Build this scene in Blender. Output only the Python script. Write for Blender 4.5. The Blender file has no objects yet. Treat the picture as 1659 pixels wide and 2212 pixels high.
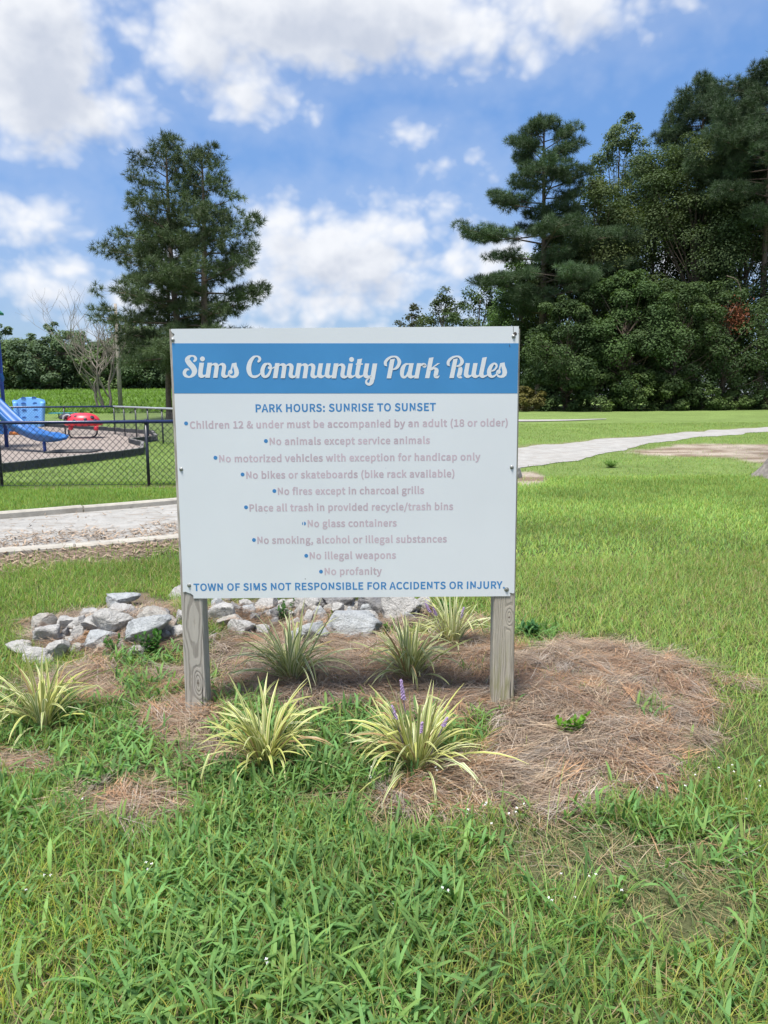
import bpy, bmesh, math
import numpy as np
from mathutils import Vector, Matrix
from mathutils.geometry import tessellate_polygon

SC = bpy.context.scene
COL = SC.collection
rng = np.random.default_rng(11)

# ------------------------------------------------------------------ camera
W, HH, F = 1659.0, 2212.0, 1650.0
CX, CY = W / 2, HH / 2
CAM_H = 1.5
PITCH = math.radians(8.48)
ROLL = math.radians(0.45)
fw = np.array([0, math.cos(PITCH), -math.sin(PITCH)])
r0 = np.array([1.0, 0, 0])
u0 = np.array([0, math.sin(PITCH), math.cos(PITCH)])
RV = math.cos(ROLL) * r0 - math.sin(ROLL) * u0
UV = math.sin(ROLL) * r0 + math.cos(ROLL) * u0
CAM = np.array([0, 0, CAM_H])
cd = bpy.data.cameras.new('camera')
cam = bpy.data.objects.new('camera', cd)
COL.objects.link(cam)
m = Matrix.Identity(4)
for i in range(3):
    m[i][0], m[i][1], m[i][2], m[i][3] = RV[i], UV[i], -fw[i], CAM[i]
cam.matrix_world = m
cd.sensor_fit = 'VERTICAL'
cd.sensor_height = 36
cd.lens = F / HH * 36
cd.clip_end = 3000
SC.camera = cam

# ------------------------------------------------------------------ sun and sky
SUN_EL, SUN_AZ = math.radians(71), math.radians(212)      # azimuth clockwise from +Y
sd = bpy.data.lights.new('sun', 'SUN')
sd.energy = 3.9
sd.angle = math.radians(17)
sd.color = (1.0, 0.95, 0.87)
sun = bpy.data.objects.new('sun', sd)
COL.objects.link(sun)
to_sun = Vector((math.sin(SUN_AZ) * math.cos(SUN_EL), math.cos(SUN_AZ) * math.cos(SUN_EL), math.sin(SUN_EL)))
sun.rotation_euler = to_sun.to_track_quat('Z', 'Y').to_euler()
sun.location = (0, -10, 30)

SC.view_settings.view_transform = 'Standard'
SC.view_settings.look = 'None'
SC.view_settings.exposure = 0.88
SC.view_settings.gamma = 1.0
SC.render.film_transparent = False

def ray(px, py):
    d = fw + (px - CX) / F * RV + (CY - py) / F * UV
    return d / np.linalg.norm(d)

def uv_of(px, py):
    d = ray(px, py)
    return d[0] / d[1], d[2] / d[1]

world = bpy.data.worlds.new('World')
SC.world = world
world.use_nodes = True
NT = world.node_tree
NT.nodes.clear()

class NB:
    """small node-building helper"""
    def __init__(self, nt):
        self.nt = nt
    def n(self, typ, **kw):
        nd = self.nt.nodes.new(typ)
        for k, v in kw.items():
            setattr(nd, k, v)
        return nd
    def link(self, a, b):
        self.nt.links.new(a, b)
    def put(self, sock, v):
        if isinstance(v, bpy.types.NodeSocket):
            self.link(v, sock)
        elif v is not None:
            sock.default_value = v
    def m(self, op, a, b=None, c=None, clamp=False):
        nd = self.n('ShaderNodeMath', operation=op, use_clamp=clamp)
        for i, v in enumerate((a, b, c)):
            if v is not None:
                self.put(nd.inputs[i], v)
        return nd.outputs[0]
    def vm(self, op, a, b=None, c=None, out=0):
        nd = self.n('ShaderNodeVectorMath', operation=op)
        for i, v in enumerate((a, b, c)):
            if v is not None:
                self.put(nd.inputs[i], v)
        return nd.outputs[out]
    def ss(self, v, lo, hi, a=0.0, b=1.0):
        nd = self.n('ShaderNodeMapRange', interpolation_type='SMOOTHSTEP')
        self.put(nd.inputs[0], v)
        for i, x in ((1, lo), (2, hi), (3, a), (4, b)):
            nd.inputs[i].default_value = x
        return nd.outputs[0]
    def lin(self, v, lo, hi, a=0.0, b=1.0):
        nd = self.n('ShaderNodeMapRange')
        self.put(nd.inputs[0], v)
        for i, x in ((1, lo), (2, hi), (3, a), (4, b)):
            nd.inputs[i].default_value = x
        return nd.outputs[0]
    def mix(self, f, a, b, blend='MIX'):
        nd = self.n('ShaderNodeMix', data_type='RGBA', blend_type=blend)
        self.put(nd.inputs[0], f)
        self.put(nd.inputs[6], a if isinstance(a, bpy.types.NodeSocket) else tuple(a) + (1,))
        self.put(nd.inputs[7], b if isinstance(b, bpy.types.NodeSocket) else tuple(b) + (1,))
        return nd.outputs[2]
    def noise(self, vec, scale, detail=4, rough=0.5, dist=0.0, out=0):
        nd = self.n('ShaderNodeTexNoise')
        if vec is not None:
            self.link(vec, nd.inputs['Vector'])
        nd.inputs['Scale'].default_value = scale
        nd.inputs['Detail'].default_value = detail
        nd.inputs['Roughness'].default_value = rough
        nd.inputs['Distortion'].default_value = dist
        return nd.outputs[out]

# clouds: (centre x, centre y, radius x, radius y) measured in the photo, turned into sky directions
CLOUDS = [
    (70, 130, 150, 190), (190, 250, 150, 85), (110, 300, 140, 70), (20, 40, 90, 120), (300, 235, 60, 40),
    (640, 20, 340, 120), (820, 40, 440, 110), (545, 180, 105, 75), (420, 95, 120, 95), (1200, 10, 160, 85),
    (720, 120, 160, 60), (1030, 70, 190, 70),
    (60, 480, 130, 62), (150, 435, 55, 32),
    (70, 620, 160, 62), (150, 590, 70, 45), (20, 690, 230, 30), (25, 565, 22, 18),
    (620, 470, 90, 62), (860, 500, 145, 78), (760, 565, 255, 95), (750, 520, 170, 70), (690, 650, 270, 50), (980, 560, 60, 60),
    (625, 440, 45, 30), (870, 450, 45, 28), (720, 470, 60, 30), (330, 640, 130, 50),
    (870, 290, 60, 34), (960, 358, 30, 20), (1040, 348, 38, 24), (1460, 0, 60, 12), (680, 250, 22, 30),
    (700, 712, 900, 20), (330, 560, 90, 30), (1100, 560, 90, 60), (300, 700, 200, 24), (900, 670, 120, 26), (1150, 600, 100, 40), (1500, 560, 200, 60),
]
g = bpy.data.node_groups.new('cloud_field', 'ShaderNodeTree')
g.interface.new_socket('UV', in_out='INPUT', socket_type='NodeSocketVector')
g.interface.new_socket('Field', in_out='OUTPUT', socket_type='NodeSocketFloat')
b = NB(g)
gi, go = b.n('NodeGroupInput'), b.n('NodeGroupOutput')
acc = None
for (cx, cy, rx, ry) in CLOUDS:
    u, v = uv_of(cx, cy)
    a_, b_ = rx * 1.12 / F, ry * 1.14 / F
    L = b.vm('LENGTH', b.vm('MULTIPLY_ADD', gi.outputs[0], (1 / a_, 1 / b_, 0), (-u / a_, -v / b_, 0)), out=1)
    s = min(a_, b_)
    f = b.m('MULTIPLY_ADD', L, -s, s)
    if acc is None:
        acc = f
    else:
        nd = b.n('ShaderNodeMath', operation='SMOOTH_MAX')
        b.link(acc, nd.inputs[0]); b.link(f, nd.inputs[1]); nd.inputs[2].default_value = 0.012
        acc = nd.outputs[0]
b.link(acc, go.inputs[0])

b = NB(NT)
tc = b.n('ShaderNodeTexCoord').outputs['Generated']
sx = b.n('ShaderNodeSeparateXYZ'); b.link(tc, sx.inputs[0])
yy = b.m('MAXIMUM', b.m('ABSOLUTE', sx.outputs[1]), 0.04)
U = b.m('DIVIDE', sx.outputs[0], yy)
V = b.m('DIVIDE', sx.outputs[2], yy)
back = b.m('LESS_THAN', sx.outputs[1], 0.0)
outside = b.m('MAXIMUM', b.m('MAXIMUM', b.ss(b.m('ABSOLUTE', U), 0.56, 0.75), b.ss(V, 0.56, 0.75)), back)
cyl = b.n('ShaderNodeCombineXYZ'); b.link(U, cyl.inputs[0]); b.link(V, cyl.inputs[1])
gen = b.m('MULTIPLY', b.m('SUBTRACT', b.noise(tc, 2.6, 3, 0.5), 0.47), 0.5)

def density(du, dv, full=True):
    vec = b.vm('ADD', cyl.outputs[0], (du, dv, 0)) if (du or dv) else cyl.outputs[0]
    vec3 = b.vm('ADD', tc, (du, 0, dv)) if (du or dv) else tc
    gr = b.n('ShaderNodeGroup'); gr.node_tree = g
    b.link(vec, gr.inputs[0])
    fld = b.m('MAXIMUM', gr.outputs[0], -0.12)
    mx = b.n('ShaderNodeMix'); b.link(outside, mx.inputs[0]); b.link(fld, mx.inputs[2]); b.link(gen, mx.inputs[3])
    stretch = b.vm('MULTIPLY', vec3, (1.0, 1.0, 1.25))
    n1 = b.m('SUBTRACT', b.noise(stretch, 8.5, 7, 0.52, 0.3), 0.5)
    vo = b.n('ShaderNodeTexVoronoi', feature='SMOOTH_F1')
    warp = b.vm('ADD', stretch, b.vm('SCALE', b.noise(stretch, 14, 3, 0.5, out=1), None))
    warp.node.inputs[1].links[0].from_node.inputs['Scale'].default_value = 0.03
    b.link(warp, vo.inputs['Vector'])
    vo.inputs['Scale'].default_value = 26.0
    vo.inputs['Detail'].default_value = 2.0
    vo.inputs['Roughness'].default_value = 0.55
    vo.inputs['Smoothness'].default_value = 0.6
    n2 = b.m('SUBTRACT', 0.42, vo.outputs['Distance'])
    tot = b.m('ADD', b.m('MULTIPLY', n1, 0.070), b.m('MULTIPLY', n2, 0.034))
    return b.m('ADD', mx.outputs[0], tot)

d0 = density(0, 0)
d1 = density(-0.012, 0.030)
dens = b.ss(d0, -0.026, 0.030)
thin = b.ss(d0, -0.07, 0.0, 0.0, 0.16)
alpha = b.m('MAXIMUM', dens, thin)
shade = b.ss(d1, -0.012, 0.070)
fine = b.noise(tc, 22.0, 5, 0.6)
shade = b.m('ADD', b.m('MULTIPLY', shade, 0.9), b.lin(fine, 0.3, 0.7, -0.10, 0.10), clamp=True)
ccol = b.mix(shade, (0.82, 0.84, 0.88), (0.50, 0.55, 0.655))
sky = b.n('ShaderNodeTexSky', sky_type='NISHITA')
sky.sun_disc = False
sky.sun_elevation = SUN_EL
sky.sun_rotation = SUN_AZ
sky.altitude = 30
sky.air_density = 1.0
sky.dust_density = 0.6
sky.ozone_density = 2.5
SKY_STRENGTH = 0.088
hz = b.ss(sx.outputs[2], 0.0, 0.46)
tint = b.mix(hz, (0.52, 0.60, 0.78), (0.83, 1.04, 1.24))
skyc = b.mix(1.0, sky.outputs[0], tint, 'MULTIPLY')
cl_scaled = b.mix(1.0, ccol, (1 / SKY_STRENGTH * 0.63,) * 3, 'MULTIPLY')
allc = b.mix(alpha, skyc, cl_scaled)
bg = b.n('ShaderNodeBackground')
b.link(allc, bg.inputs[0])
bg.inputs[1].default_value = SKY_STRENGTH
ow = b.n('ShaderNodeOutputWorld')
b.link(bg.outputs[0], ow.inputs[0])

# ------------------------------------------------------------------ helpers
def sstep(a, b_, x):
    t = np.clip((np.asarray(x, float) - a) / (b_ - a), 0, 1)
    return t * t * (3 - 2 * t)

def _h(ix, iy, s):
    v = np.sin(ix * 127.1 + iy * 311.7 + s * 74.7) * 43758.5453
    return v - np.floor(v)

def vnoise(x, y, s=0):
    x = np.asarray(x, float); y = np.asarray(y, float)
    ix, iy = np.floor(x), np.floor(y)
    fx, fy = x - ix, y - iy
    fx, fy = fx * fx * (3 - 2 * fx), fy * fy * (3 - 2 * fy)
    return ((_h(ix, iy, s) * (1 - fx) + _h(ix + 1, iy, s) * fx) * (1 - fy)
            + (_h(ix, iy + 1, s) * (1 - fx) + _h(ix + 1, iy + 1, s) * fx) * fy)

def fbm(x, y, s=0, o=3):
    t, a, n_ = 0, 0.5, 0
    for i in range(o):
        t = t + a * vnoise(x * 2 ** i, y * 2 ** i, s + i * 3); n_ += a; a *= .5
    return t / n_

def terrain(x, y):
    x = np.asarray(x, float); y = np.asarray(y, float)
    sp = lambda t: np.logaddexp(0, t)
    left = np.minimum(.033 * sp((y - 27) / 3) * 3, 3.6)
    right = np.minimum(.0163 * sp((y - 15) / 3) * 3, 0.62)
    w = sstep(-.14, .10, x / np.maximum(y, 4))
    z = left * (1 - w) + right * w
    z = z + .05 * np.exp(-(((x - .15) / 1.3) ** 2 + ((y - 3.7) / .7) ** 2))
    z = z + .10 * np.exp(-(((x + 1.35) / .42) ** 2 + ((y - 4.9) / .42) ** 2))
    z = z + .03 * (fbm(x * 1.3, y * 1.3, 5) - .5) * np.clip((14 - y) / 8, 0, 1)
    return z

def tz(x, y):
    return float(terrain(x, y))

def gp(px, py, dz=0.0):
    """ground point seen at photo position (px,py)"""
    d = ray(px, py)
    lo, t = 0.5, 0.5
    prev = 0.5
    t = 0.6
    while t < 400:
        p = CAM + d * t
        if p[2] < tz(p[0], p[1]) + dz:
            break
        prev = t
        t *= 1.03
    lo, hi = prev, t
    for _ in range(30):
        mid = (lo + hi) / 2
        p = CAM + d * mid
        if p[2] < tz(p[0], p[1]) + dz:
            hi = mid
        else:
            lo = mid
    return CAM + d * hi

def at_depth(px, py, Y):
    d = ray(px, py)
    return CAM + d * (Y / d[1])

def project(P):
    v = np.asarray(P, float) - CAM
    dep = v @ fw
    dep = np.where(np.abs(dep) < 1e-3, 1e-3, dep)
    return CX + F * (v @ RV) / dep, CY - F * (v @ UV) / dep, dep

def tag(o, label=None, cat=None, group=None, kind=None):
    if label: o['label'] = label
    if cat: o['category'] = cat
    if group: o['group'] = group
    if kind: o['kind'] = kind
    return o

def empty(name, loc, label=None, cat=None, group=None):
    o = bpy.data.objects.new(name, None)
    o.empty_display_size = .2
    o.location = [float(v) for v in loc]
    COL.objects.link(o)
    return tag(o, label, cat, group)

def link_mesh(name, me, mat=None, parent=None):
    o = bpy.data.objects.new(name, me)
    COL.objects.link(o)
    if mat is not None and not me.materials:
        for mm in (mat if isinstance(mat, (list, tuple)) else [mat]):
            me.materials.append(mm)
    if parent is not None:
        o.parent = parent
        L = parent.location
        p = parent
        # every mesh is written in world space; shift it into its parents' frame
        off = Vector((0, 0, 0))
        while p is not None:
            off += p.location; p = p.parent
        o.data.transform(Matrix.Translation(-off))
    return o

def np_mesh(name, V, quads=None, tris=None, col=None, smooth=False, extra=None):
    me = bpy.data.meshes.new(name)
    V = np.ascontiguousarray(V, dtype=np.float32)
    me.vertices.add(len(V))
    me.vertices.foreach_set('co', V.ravel())
    idx, tot = [], []
    if quads is not None and len(quads):
        idx.append(np.asarray(quads, np.int32).ravel()); tot.append(np.full(len(quads), 4, np.int32))
    if tris is not None and len(tris):
        idx.append(np.asarray(tris, np.int32).ravel()); tot.append(np.full(len(tris), 3, np.int32))
    idx = np.concatenate(idx); tot = np.concatenate(tot)
    me.loops.add(len(idx)); me.loops.foreach_set('vertex_index', idx)
    me.polygons.add(len(tot))
    st = np.concatenate(([0], np.cumsum(tot)[:-1])).astype(np.int32)
    me.polygons.foreach_set('loop_start', st)
    me.polygons.foreach_set('loop_total', tot)
    if smooth:
        me.polygons.foreach_set('use_smooth', np.ones(len(tot), bool))
    me.update(calc_edges=True)
    if col is not None:
        a = me.attributes.new('col', 'FLOAT_COLOR', 'POINT')
        c4 = np.ones((len(V), 4), np.float32); c4[:, :3] = col
        a.data.foreach_set('color', c4.ravel())
    if extra is not None:
        for k, v in extra.items():
            a = me.attributes.new(k, 'FLOAT', 'POINT')
            a.data.foreach_set('value', np.ascontiguousarray(v, np.float32))
    return me

class MB:
    """mesh collector in world space"""
    def __init__(self):
        self.v, self.f, self.mi, self.sm = [], [], [], []
        self.cur = 0
    def add(self, vs, fs, smooth=False):
        o = len(self.v)
        self.v += [tuple(float(c) for c in p) for p in vs]
        for q in fs:
            self.f.append([i + o for i in q]); self.mi.append(self.cur); self.sm.append(smooth)
        return self
    def box(self, c, s, rz=0.0, R=None):
        hx, hy, hz_ = s[0] / 2, s[1] / 2, s[2] / 2
        vs = []
        M_ = R if R is not None else Matrix.Rotation(rz, 3, 'Z')
        for dz in (-hz_, hz_):
            for dx, dy in ((-hx, -hy), (hx, -hy), (hx, hy), (-hx, hy)):
                p = M_ @ Vector((dx, dy, dz))
                vs.append((c[0] + p.x, c[1] + p.y, c[2] + p.z))
        return self.add(vs, [(3, 2, 1, 0), (4, 5, 6, 7), (0, 1, 5, 4), (1, 2, 6, 5), (2, 3, 7, 6), (3, 0, 4, 7)])
    def tube(self, pts, rad, n=8, smooth=True, cap=True, closed=False):
        pts = [Vector([float(c) for c in p]) for p in pts]
        if not hasattr(rad, '__len__'):
            rad = [rad] * len(pts)
        vs, fs = [], []
        ref = None
        for i, p in enumerate(pts):
            a = pts[max(i - 1, 0)]; c = pts[min(i + 1, len(pts) - 1)]
            t = (c - a)
            if t.length < 1e-9: t = Vector((0, 0, 1))
            t.normalize()
            if ref is None:
                ref = Vector((1, 0, 0)) if abs(t.x) < .9 else Vector((0, 1, 0))
            x = (ref - t * ref.dot(t))
            if x.length < 1e-6: x = t.orthogonal()
            x.normalize(); ref = x
            y = t.cross(x)
            for k in range(n):
                a_ = 2 * math.pi * k / n
                vs.append(p + (x * math.cos(a_) + y * math.sin(a_)) * float(rad[i]))
        for i in range(len(pts) - 1):
            for k in range(n):
                k2 = (k + 1) % n
                fs.append((i * n + k, i * n + k2, (i + 1) * n + k2, (i + 1) * n + k))
        if cap:
            fs.append(tuple(range(n - 1, -1, -1)))
            fs.append(tuple((len(pts) - 1) * n + k for k in range(n)))
        return self.add(vs, fs, smooth)
    def prism(self, poly, d, smooth=False):
        """poly: list of 3d points (planar), extruded by vector d"""
        n = len(poly)
        d = Vector(d)
        vs = [Vector(p) for p in poly] + [Vector(p) + d for p in poly]
        fs = [tuple(range(n - 1, -1, -1)), tuple(range(n, 2 * n))]
        for i in range(n):
            j = (i + 1) % n
            fs.append((i, j, n + j, n + i))
        return self.add(vs, fs, smooth)
    def lathe(self, c, prof, n=20, axis=None, smooth=True):
        """prof: (r, h) list along axis (default z)"""
        ax = Vector(axis).normalized() if axis is not None else Vector((0, 0, 1))
        x = ax.orthogonal().normalized(); y = ax.cross(x)
        c = Vector([float(q) for q in c]); vs, fs = [], []
        for r, h in prof:
            for k in range(n):
                a_ = 2 * math.pi * k / n
                vs.append(c + ax * h + (x * math.cos(a_) + y * math.sin(a_)) * r)
        for i in range(len(prof) - 1):
            for k in range(n):
                k2 = (k + 1) % n
                fs.append((i * n + k, i * n + k2, (i + 1) * n + k2, (i + 1) * n + k))
        fs.append(tuple(range(n - 1, -1, -1))); fs.append(tuple((len(prof) - 1) * n + k for k in range(n)))
        return self.add(vs, fs, smooth)
    def mesh(self, name):
        me = bpy.data.meshes.new(name)
        me.from_pydata(self.v, [], self.f)
        me.polygons.foreach_set('material_index', self.mi)
        me.polygons.foreach_set('use_smooth', self.sm)
        me.update()
        bm = bmesh.new(); bm.from_mesh(me)
        bmesh.ops.recalc_face_normals(bm, faces=bm.faces)
        bm.to_mesh(me); bm.free()
        return me
    def build(self, name, mat, parent=None, bevel=0.0, seg=2):
        o = link_mesh(name, self.mesh(name), mat, parent)
        if bevel:
            md = o.modifiers.new('bevel', 'BEVEL'); md.width = bevel; md.segments = seg; md.limit_method = 'ANGLE'
        return o

def catmull(pts, k=8):
    P = np.asarray(pts, float)
    P = np.vstack([2 * P[0] - P[1], P, 2 * P[-1] - P[-2]])
    out = []
    for i in range(1, len(P) - 2):
        for j in range(k):
            t = j / k
            out.append(.5 * ((2 * P[i]) + (P[i + 1] - P[i - 1]) * t + (2 * P[i - 1] - 5 * P[i] + 4 * P[i + 1] - P[i + 2]) * t * t
                             + (3 * P[i] - P[i - 1] - 3 * P[i + 1] + P[i + 2]) * t ** 3))
    out.append(P[-2])
    return np.array(out)

def in_poly(x, y, poly):
    inside = np.zeros(np.shape(x), bool)
    n = len(poly)
    for i in range(n):
        x1, y1 = poly[i]; x2, y2 = poly[(i + 1) % n]
        c = ((y1 > y) != (y2 > y)) & (x < (x2 - x1) * (y - y1) / (y2 - y1 + 1e-12) + x1)
        inside ^= c
    return inside

# ------------------------------------------------------------------ materials
def mat_new(name):
    mt = bpy.data.materials.new(name)
    mt.use_nodes = True
    nt = mt.node_tree
    bsdf = nt.nodes['Principled BSDF']
    return mt, NB(nt), bsdf

def simple(name, col, rough=.5, var=.12, scale=12, metal=0.0, bump=0.0, bscale=60, spec=.5, dirt=0.0):
    mt, b, p = mat_new(name)
    co = b.n('ShaderNodeTexCoord').outputs['Object']
    n_ = b.noise(co, scale, 5, .6)
    f = b.lin(n_, .25, .75, 1 - var, 1 + var)
    c = b.vm('SCALE', tuple(col)); b.link(f, c.node.inputs['Scale'])
    if dirt:
        c = b.mix(b.ss(b.noise(co, scale * .3, 6, .65), .5, .75, 0, dirt), c, (.16, .13, .10))
    b.link(c, p.inputs['Base Color'])
    p.inputs['Roughness'].default_value = rough
    b.link(b.lin(n_, .2, .8, rough * .85, min(1, rough * 1.15)), p.inputs['Roughness'])
    p.inputs['Metallic'].default_value = metal
    p.inputs['Specular IOR Level'].default_value = spec
    if bump:
        bn = b.n('ShaderNodeBump'); bn.inputs['Strength'].default_value = bump; bn.inputs['Distance'].default_value = .01
        b.link(b.noise(co, bscale, 4, .6), bn.inputs['Height'])
        b.link(bn.outputs[0], p.inputs['Normal'])
    return mt

def leafmat(name, transl=.3, rough=.5, spec=.35, tboost=(1.25, 1.35, .6)):
    mt, b, p = mat_new(name)
    at = b.n('ShaderNodeAttribute', attribute_name='col')
    c = at.outputs['Color']
    b.link(c, p.inputs['Base Color'])
    p.inputs['Roughness'].default_value = rough
    p.inputs['Specular IOR Level'].default_value = spec
    tr = b.n('ShaderNodeBsdfTranslucent')
    b.link(b.mix(1.0, c, tboost, 'MULTIPLY'), tr.inputs[0])
    ms = b.n('ShaderNodeMixShader'); ms.inputs[0].default_value = transl
    b.link(p.outputs[0], ms.inputs[1]); b.link(tr.outputs[0], ms.inputs[2])
    out = [n_ for n_ in b.nt.nodes if n_.type == 'OUTPUT_MATERIAL'][0]
    b.link(ms.outputs[0], out.inputs[0])
    return mt

M = {}
M['blade'] = leafmat('grass_blade', .42, .6, .2, (1.2, 1.25, .7))
M['straw'] = leafmat('pine_straw', .08, .7, .2, (1, 1, 1))
M['leaf'] = leafmat('tree_leaf', .24, .65, .12)
M['needle'] = leafmat('pine_needle', .10, .55, .25)
M['bark'] = simple('bark', (.13, .10, .08), .9, .45, 9, bump=.8, bscale=14)
M['greybark'] = simple('grey_bark', (.30, .27, .24), .9, .3, 9, bump=.6, bscale=20)
M['oakbark'] = simple('ridged_grey_bark', (.20, .18, .165), .9, .5, 14, bump=1.0, bscale=26)
M['deadbark'] = simple('dead_bark', (.22, .19, .165), .85, .3, 3)
M['black_metal'] = simple('black_coated_metal', (.012, .016, .03), .35, .25, 20)
M['navy'] = simple('navy_coated_rail', (.012, .022, .085), .28, .2, 6)
M['galv'] = simple('galvanised_rail', (.45, .48, .50), .45, .15, 10, metal=.3)
M['slide_blue'] = simple('slide_blue_plastic', (.014, .115, .37), .48, .15, 2.5, dirt=.15)
M['light_blue'] = simple('light_blue_plastic', (.16, .40, .82), .45, .10, 2.0, dirt=.1)
M['deep_blue'] = simple('deep_blue_hole_shade', (.02, .08, .30), .5, .1, 4)
M['post_blue'] = simple('post_blue_paint', (.012, .045, .24), .35, .15, 5)
M['red'] = simple('red_plastic', (.62, .035, .06), .38, .12, 4, dirt=.08)
M['dark_spot'] = simple('black_plastic', (.02, .022, .028), .5, .2, 10)
M['grey_plastic'] = simple('grey_plastic', (.32, .33, .36), .5, .12, 8)
M['orange'] = simple('orange_plastic', (.75, .25, .05), .45, .15, 5, dirt=.2)
M['teal'] = simple('teal_plastic', (.03, .28, .38), .4, .12, 5)
M['roof_green'] = simple('green_roof_plastic', (.02, .20, .12), .4, .1, 5)
M['border'] = simple('black_border_timber', (.030, .034, .040), .7, .3, 8, bump=.3, bscale=30, dirt=.25)
M['border_top'] = simple('grey_border_cap', (.17, .165, .16), .85, .3, 9, dirt=.2)  # cap in a paler grey than the timber sides
M['screw'] = simple('zinc_screw', (.30, .31, .30), .4, .25, 200, metal=.6)
M['screw_dark'] = simple('dark_screw_socket', (.07, .07, .065), .6, .2, 200, metal=.3)
M['concrete'] = simple('kerb_concrete', (.36, .34, .30), .9, .25, 7, bump=.4, bscale=60, dirt=.35)
M['lamp'] = simple('lamp_housing', (.22, .24, .25), .5, .1, 5, metal=.4)
M['purple'] = simple('purple_floret', (.36, .26, .46), .6, .35, 300)
M['stem'] = simple('flower_stem', (.16, .12, .20), .6, .2, 80)
M['dead_leaf'] = leafmat('dead_leaf', .15, .7, .2, (1, 1, 1))

def sand_mat(name, base, alt, straw, sc=3.0):
    mt, b, p = mat_new(name)
    co = b.n('ShaderNodeTexCoord').outputs['Object']
    n1 = b.noise(co, sc, 6, .65)
    n2 = b.noise(co, 45, 4, .7)
    st = b.noise(b.vm('MULTIPLY', co, (1.2, 5, 1)), 2.2, 5, .65)
    c = b.mix(b.ss(n1, .35, .65), base, alt)
    c = b.mix(b.ss(st, .50, .68, 0, .85), c, straw)
    c = b.mix(b.lin(n2, .3, .7, 0, .45), c, tuple(q * .45 for q in base))
    c = b.mix(b.ss(b.noise(co, .9, 5, .7), .5, .7, 0, .4), c, tuple(q * .6 for q in base))
    b.link(c, p.inputs['Base Color'])
    p.inputs['Roughness'].default_value = .95
    p.inputs['Specular IOR Level'].default_value = .15
    bn = b.n('ShaderNodeBump'); bn.inputs['Strength'].default_value = .6; bn.inputs['Distance'].default_value = .02
    b.link(n2, bn.inputs['Height']); b.link(bn.outputs[0], p.inputs['Normal'])
    return mt
M['path'] = sand_mat('sandy_path', (.41, .405, .39), (.33, .325, .31), (.24, .195, .155))
M['mulch'] = sand_mat('playground_mulch', (.32, .275, .25), (.265, .225, .20), (.36, .32, .29), 1.2)

def ground_mat():
    mt, b, p = mat_new('ground_soil_and_turf')
    at = b.n('ShaderNodeAttribute', attribute_name='col').outputs['Color']
    co = b.n('ShaderNodeTexCoord').outputs['Object']
    n1 = b.noise(co, 1.1, 6, .65)
    n2 = b.noise(co, 60, 4, .75)
    n3 = b.noise(b.vm('MULTIPLY', co, (1, .5, 1)), 9, 5, .7)
    f = b.m('MULTIPLY', b.lin(n1, .3, .7, .85, 1.18), b.m('MULTIPLY', b.lin(n2, .3, .7, .6, 1.35), b.lin(n3, .3, .7, .78, 1.22)))
    c = b.vm('SCALE', at); b.link(f, c.node.inputs['Scale'])
    b.link(c, p.inputs['Base Color'])
    p.inputs['Roughness'].default_value = .95
    p.inputs['Specular IOR Level'].default_value = .1
    bn = b.n('ShaderNodeBump'); bn.inputs['Strength'].default_value = .7; bn.inputs['Distance'].default_value = .03
    b.link(n2, bn.inputs['Height']); b.link(bn.outputs[0], p.inputs['Normal'])
    return mt
M['ground'] = ground_mat()

def rock_mat(name, base, alt, orange=0.0):
    mt, b, p = mat_new(name)
    co = b.n('ShaderNodeTexCoord').outputs['Object']
    n1 = b.noise(co, 7, 6, .65, .6)
    n2 = b.noise(co, 70, 4, .7)
    lay = b.noise(b.vm('MULTIPLY', co, (4, 9, 26)), 2.4, 5, .65, 1.2)
    c = b.mix(b.ss(n1, .35, .68), base, alt)
    c = b.mix(b.ss(lay, .52, .64, 0, .62), c, tuple(q * .5 for q in base))
    c = b.mix(b.lin(n2, .35, .7, 0, .4), c, tuple(min(.8, q * 1.5) for q in base))
    if orange:
        c = b.mix(b.ss(b.noise(co, 9, 3, .5), .50, .62, 0, orange), c, (.40, .20, .10))
    b.link(c, p.inputs['Base Color'])
    p.inputs['Roughness'].default_value = .85
    p.inputs['Specular IOR Level'].default_value = .25
    bn = b.n('ShaderNodeBump'); bn.inputs['Strength'].default_value = 1.0; bn.inputs['Distance'].default_value = .022
    b.link(b.m('ADD', n2, b.m('MULTIPLY', n1, 1.5)), bn.inputs['Height']); b.link(bn.outputs[0], p.inputs['Normal'])
    return mt
M['rock_pale'] = rock_mat('pale_grey_rock', (.36, .355, .345), (.56, .55, .53))
M['rock_blue'] = rock_mat('blue_grey_rock', (.33, .35, .365), (.50, .52, .53))
M['rock_tan'] = rock_mat('tan_grey_rock', (.34, .325, .30), (.50, .48, .44), .30)
M['rock_dark'] = rock_mat('dark_grey_rock', (.20, .20, .21), (.32, .31, .30))

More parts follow.
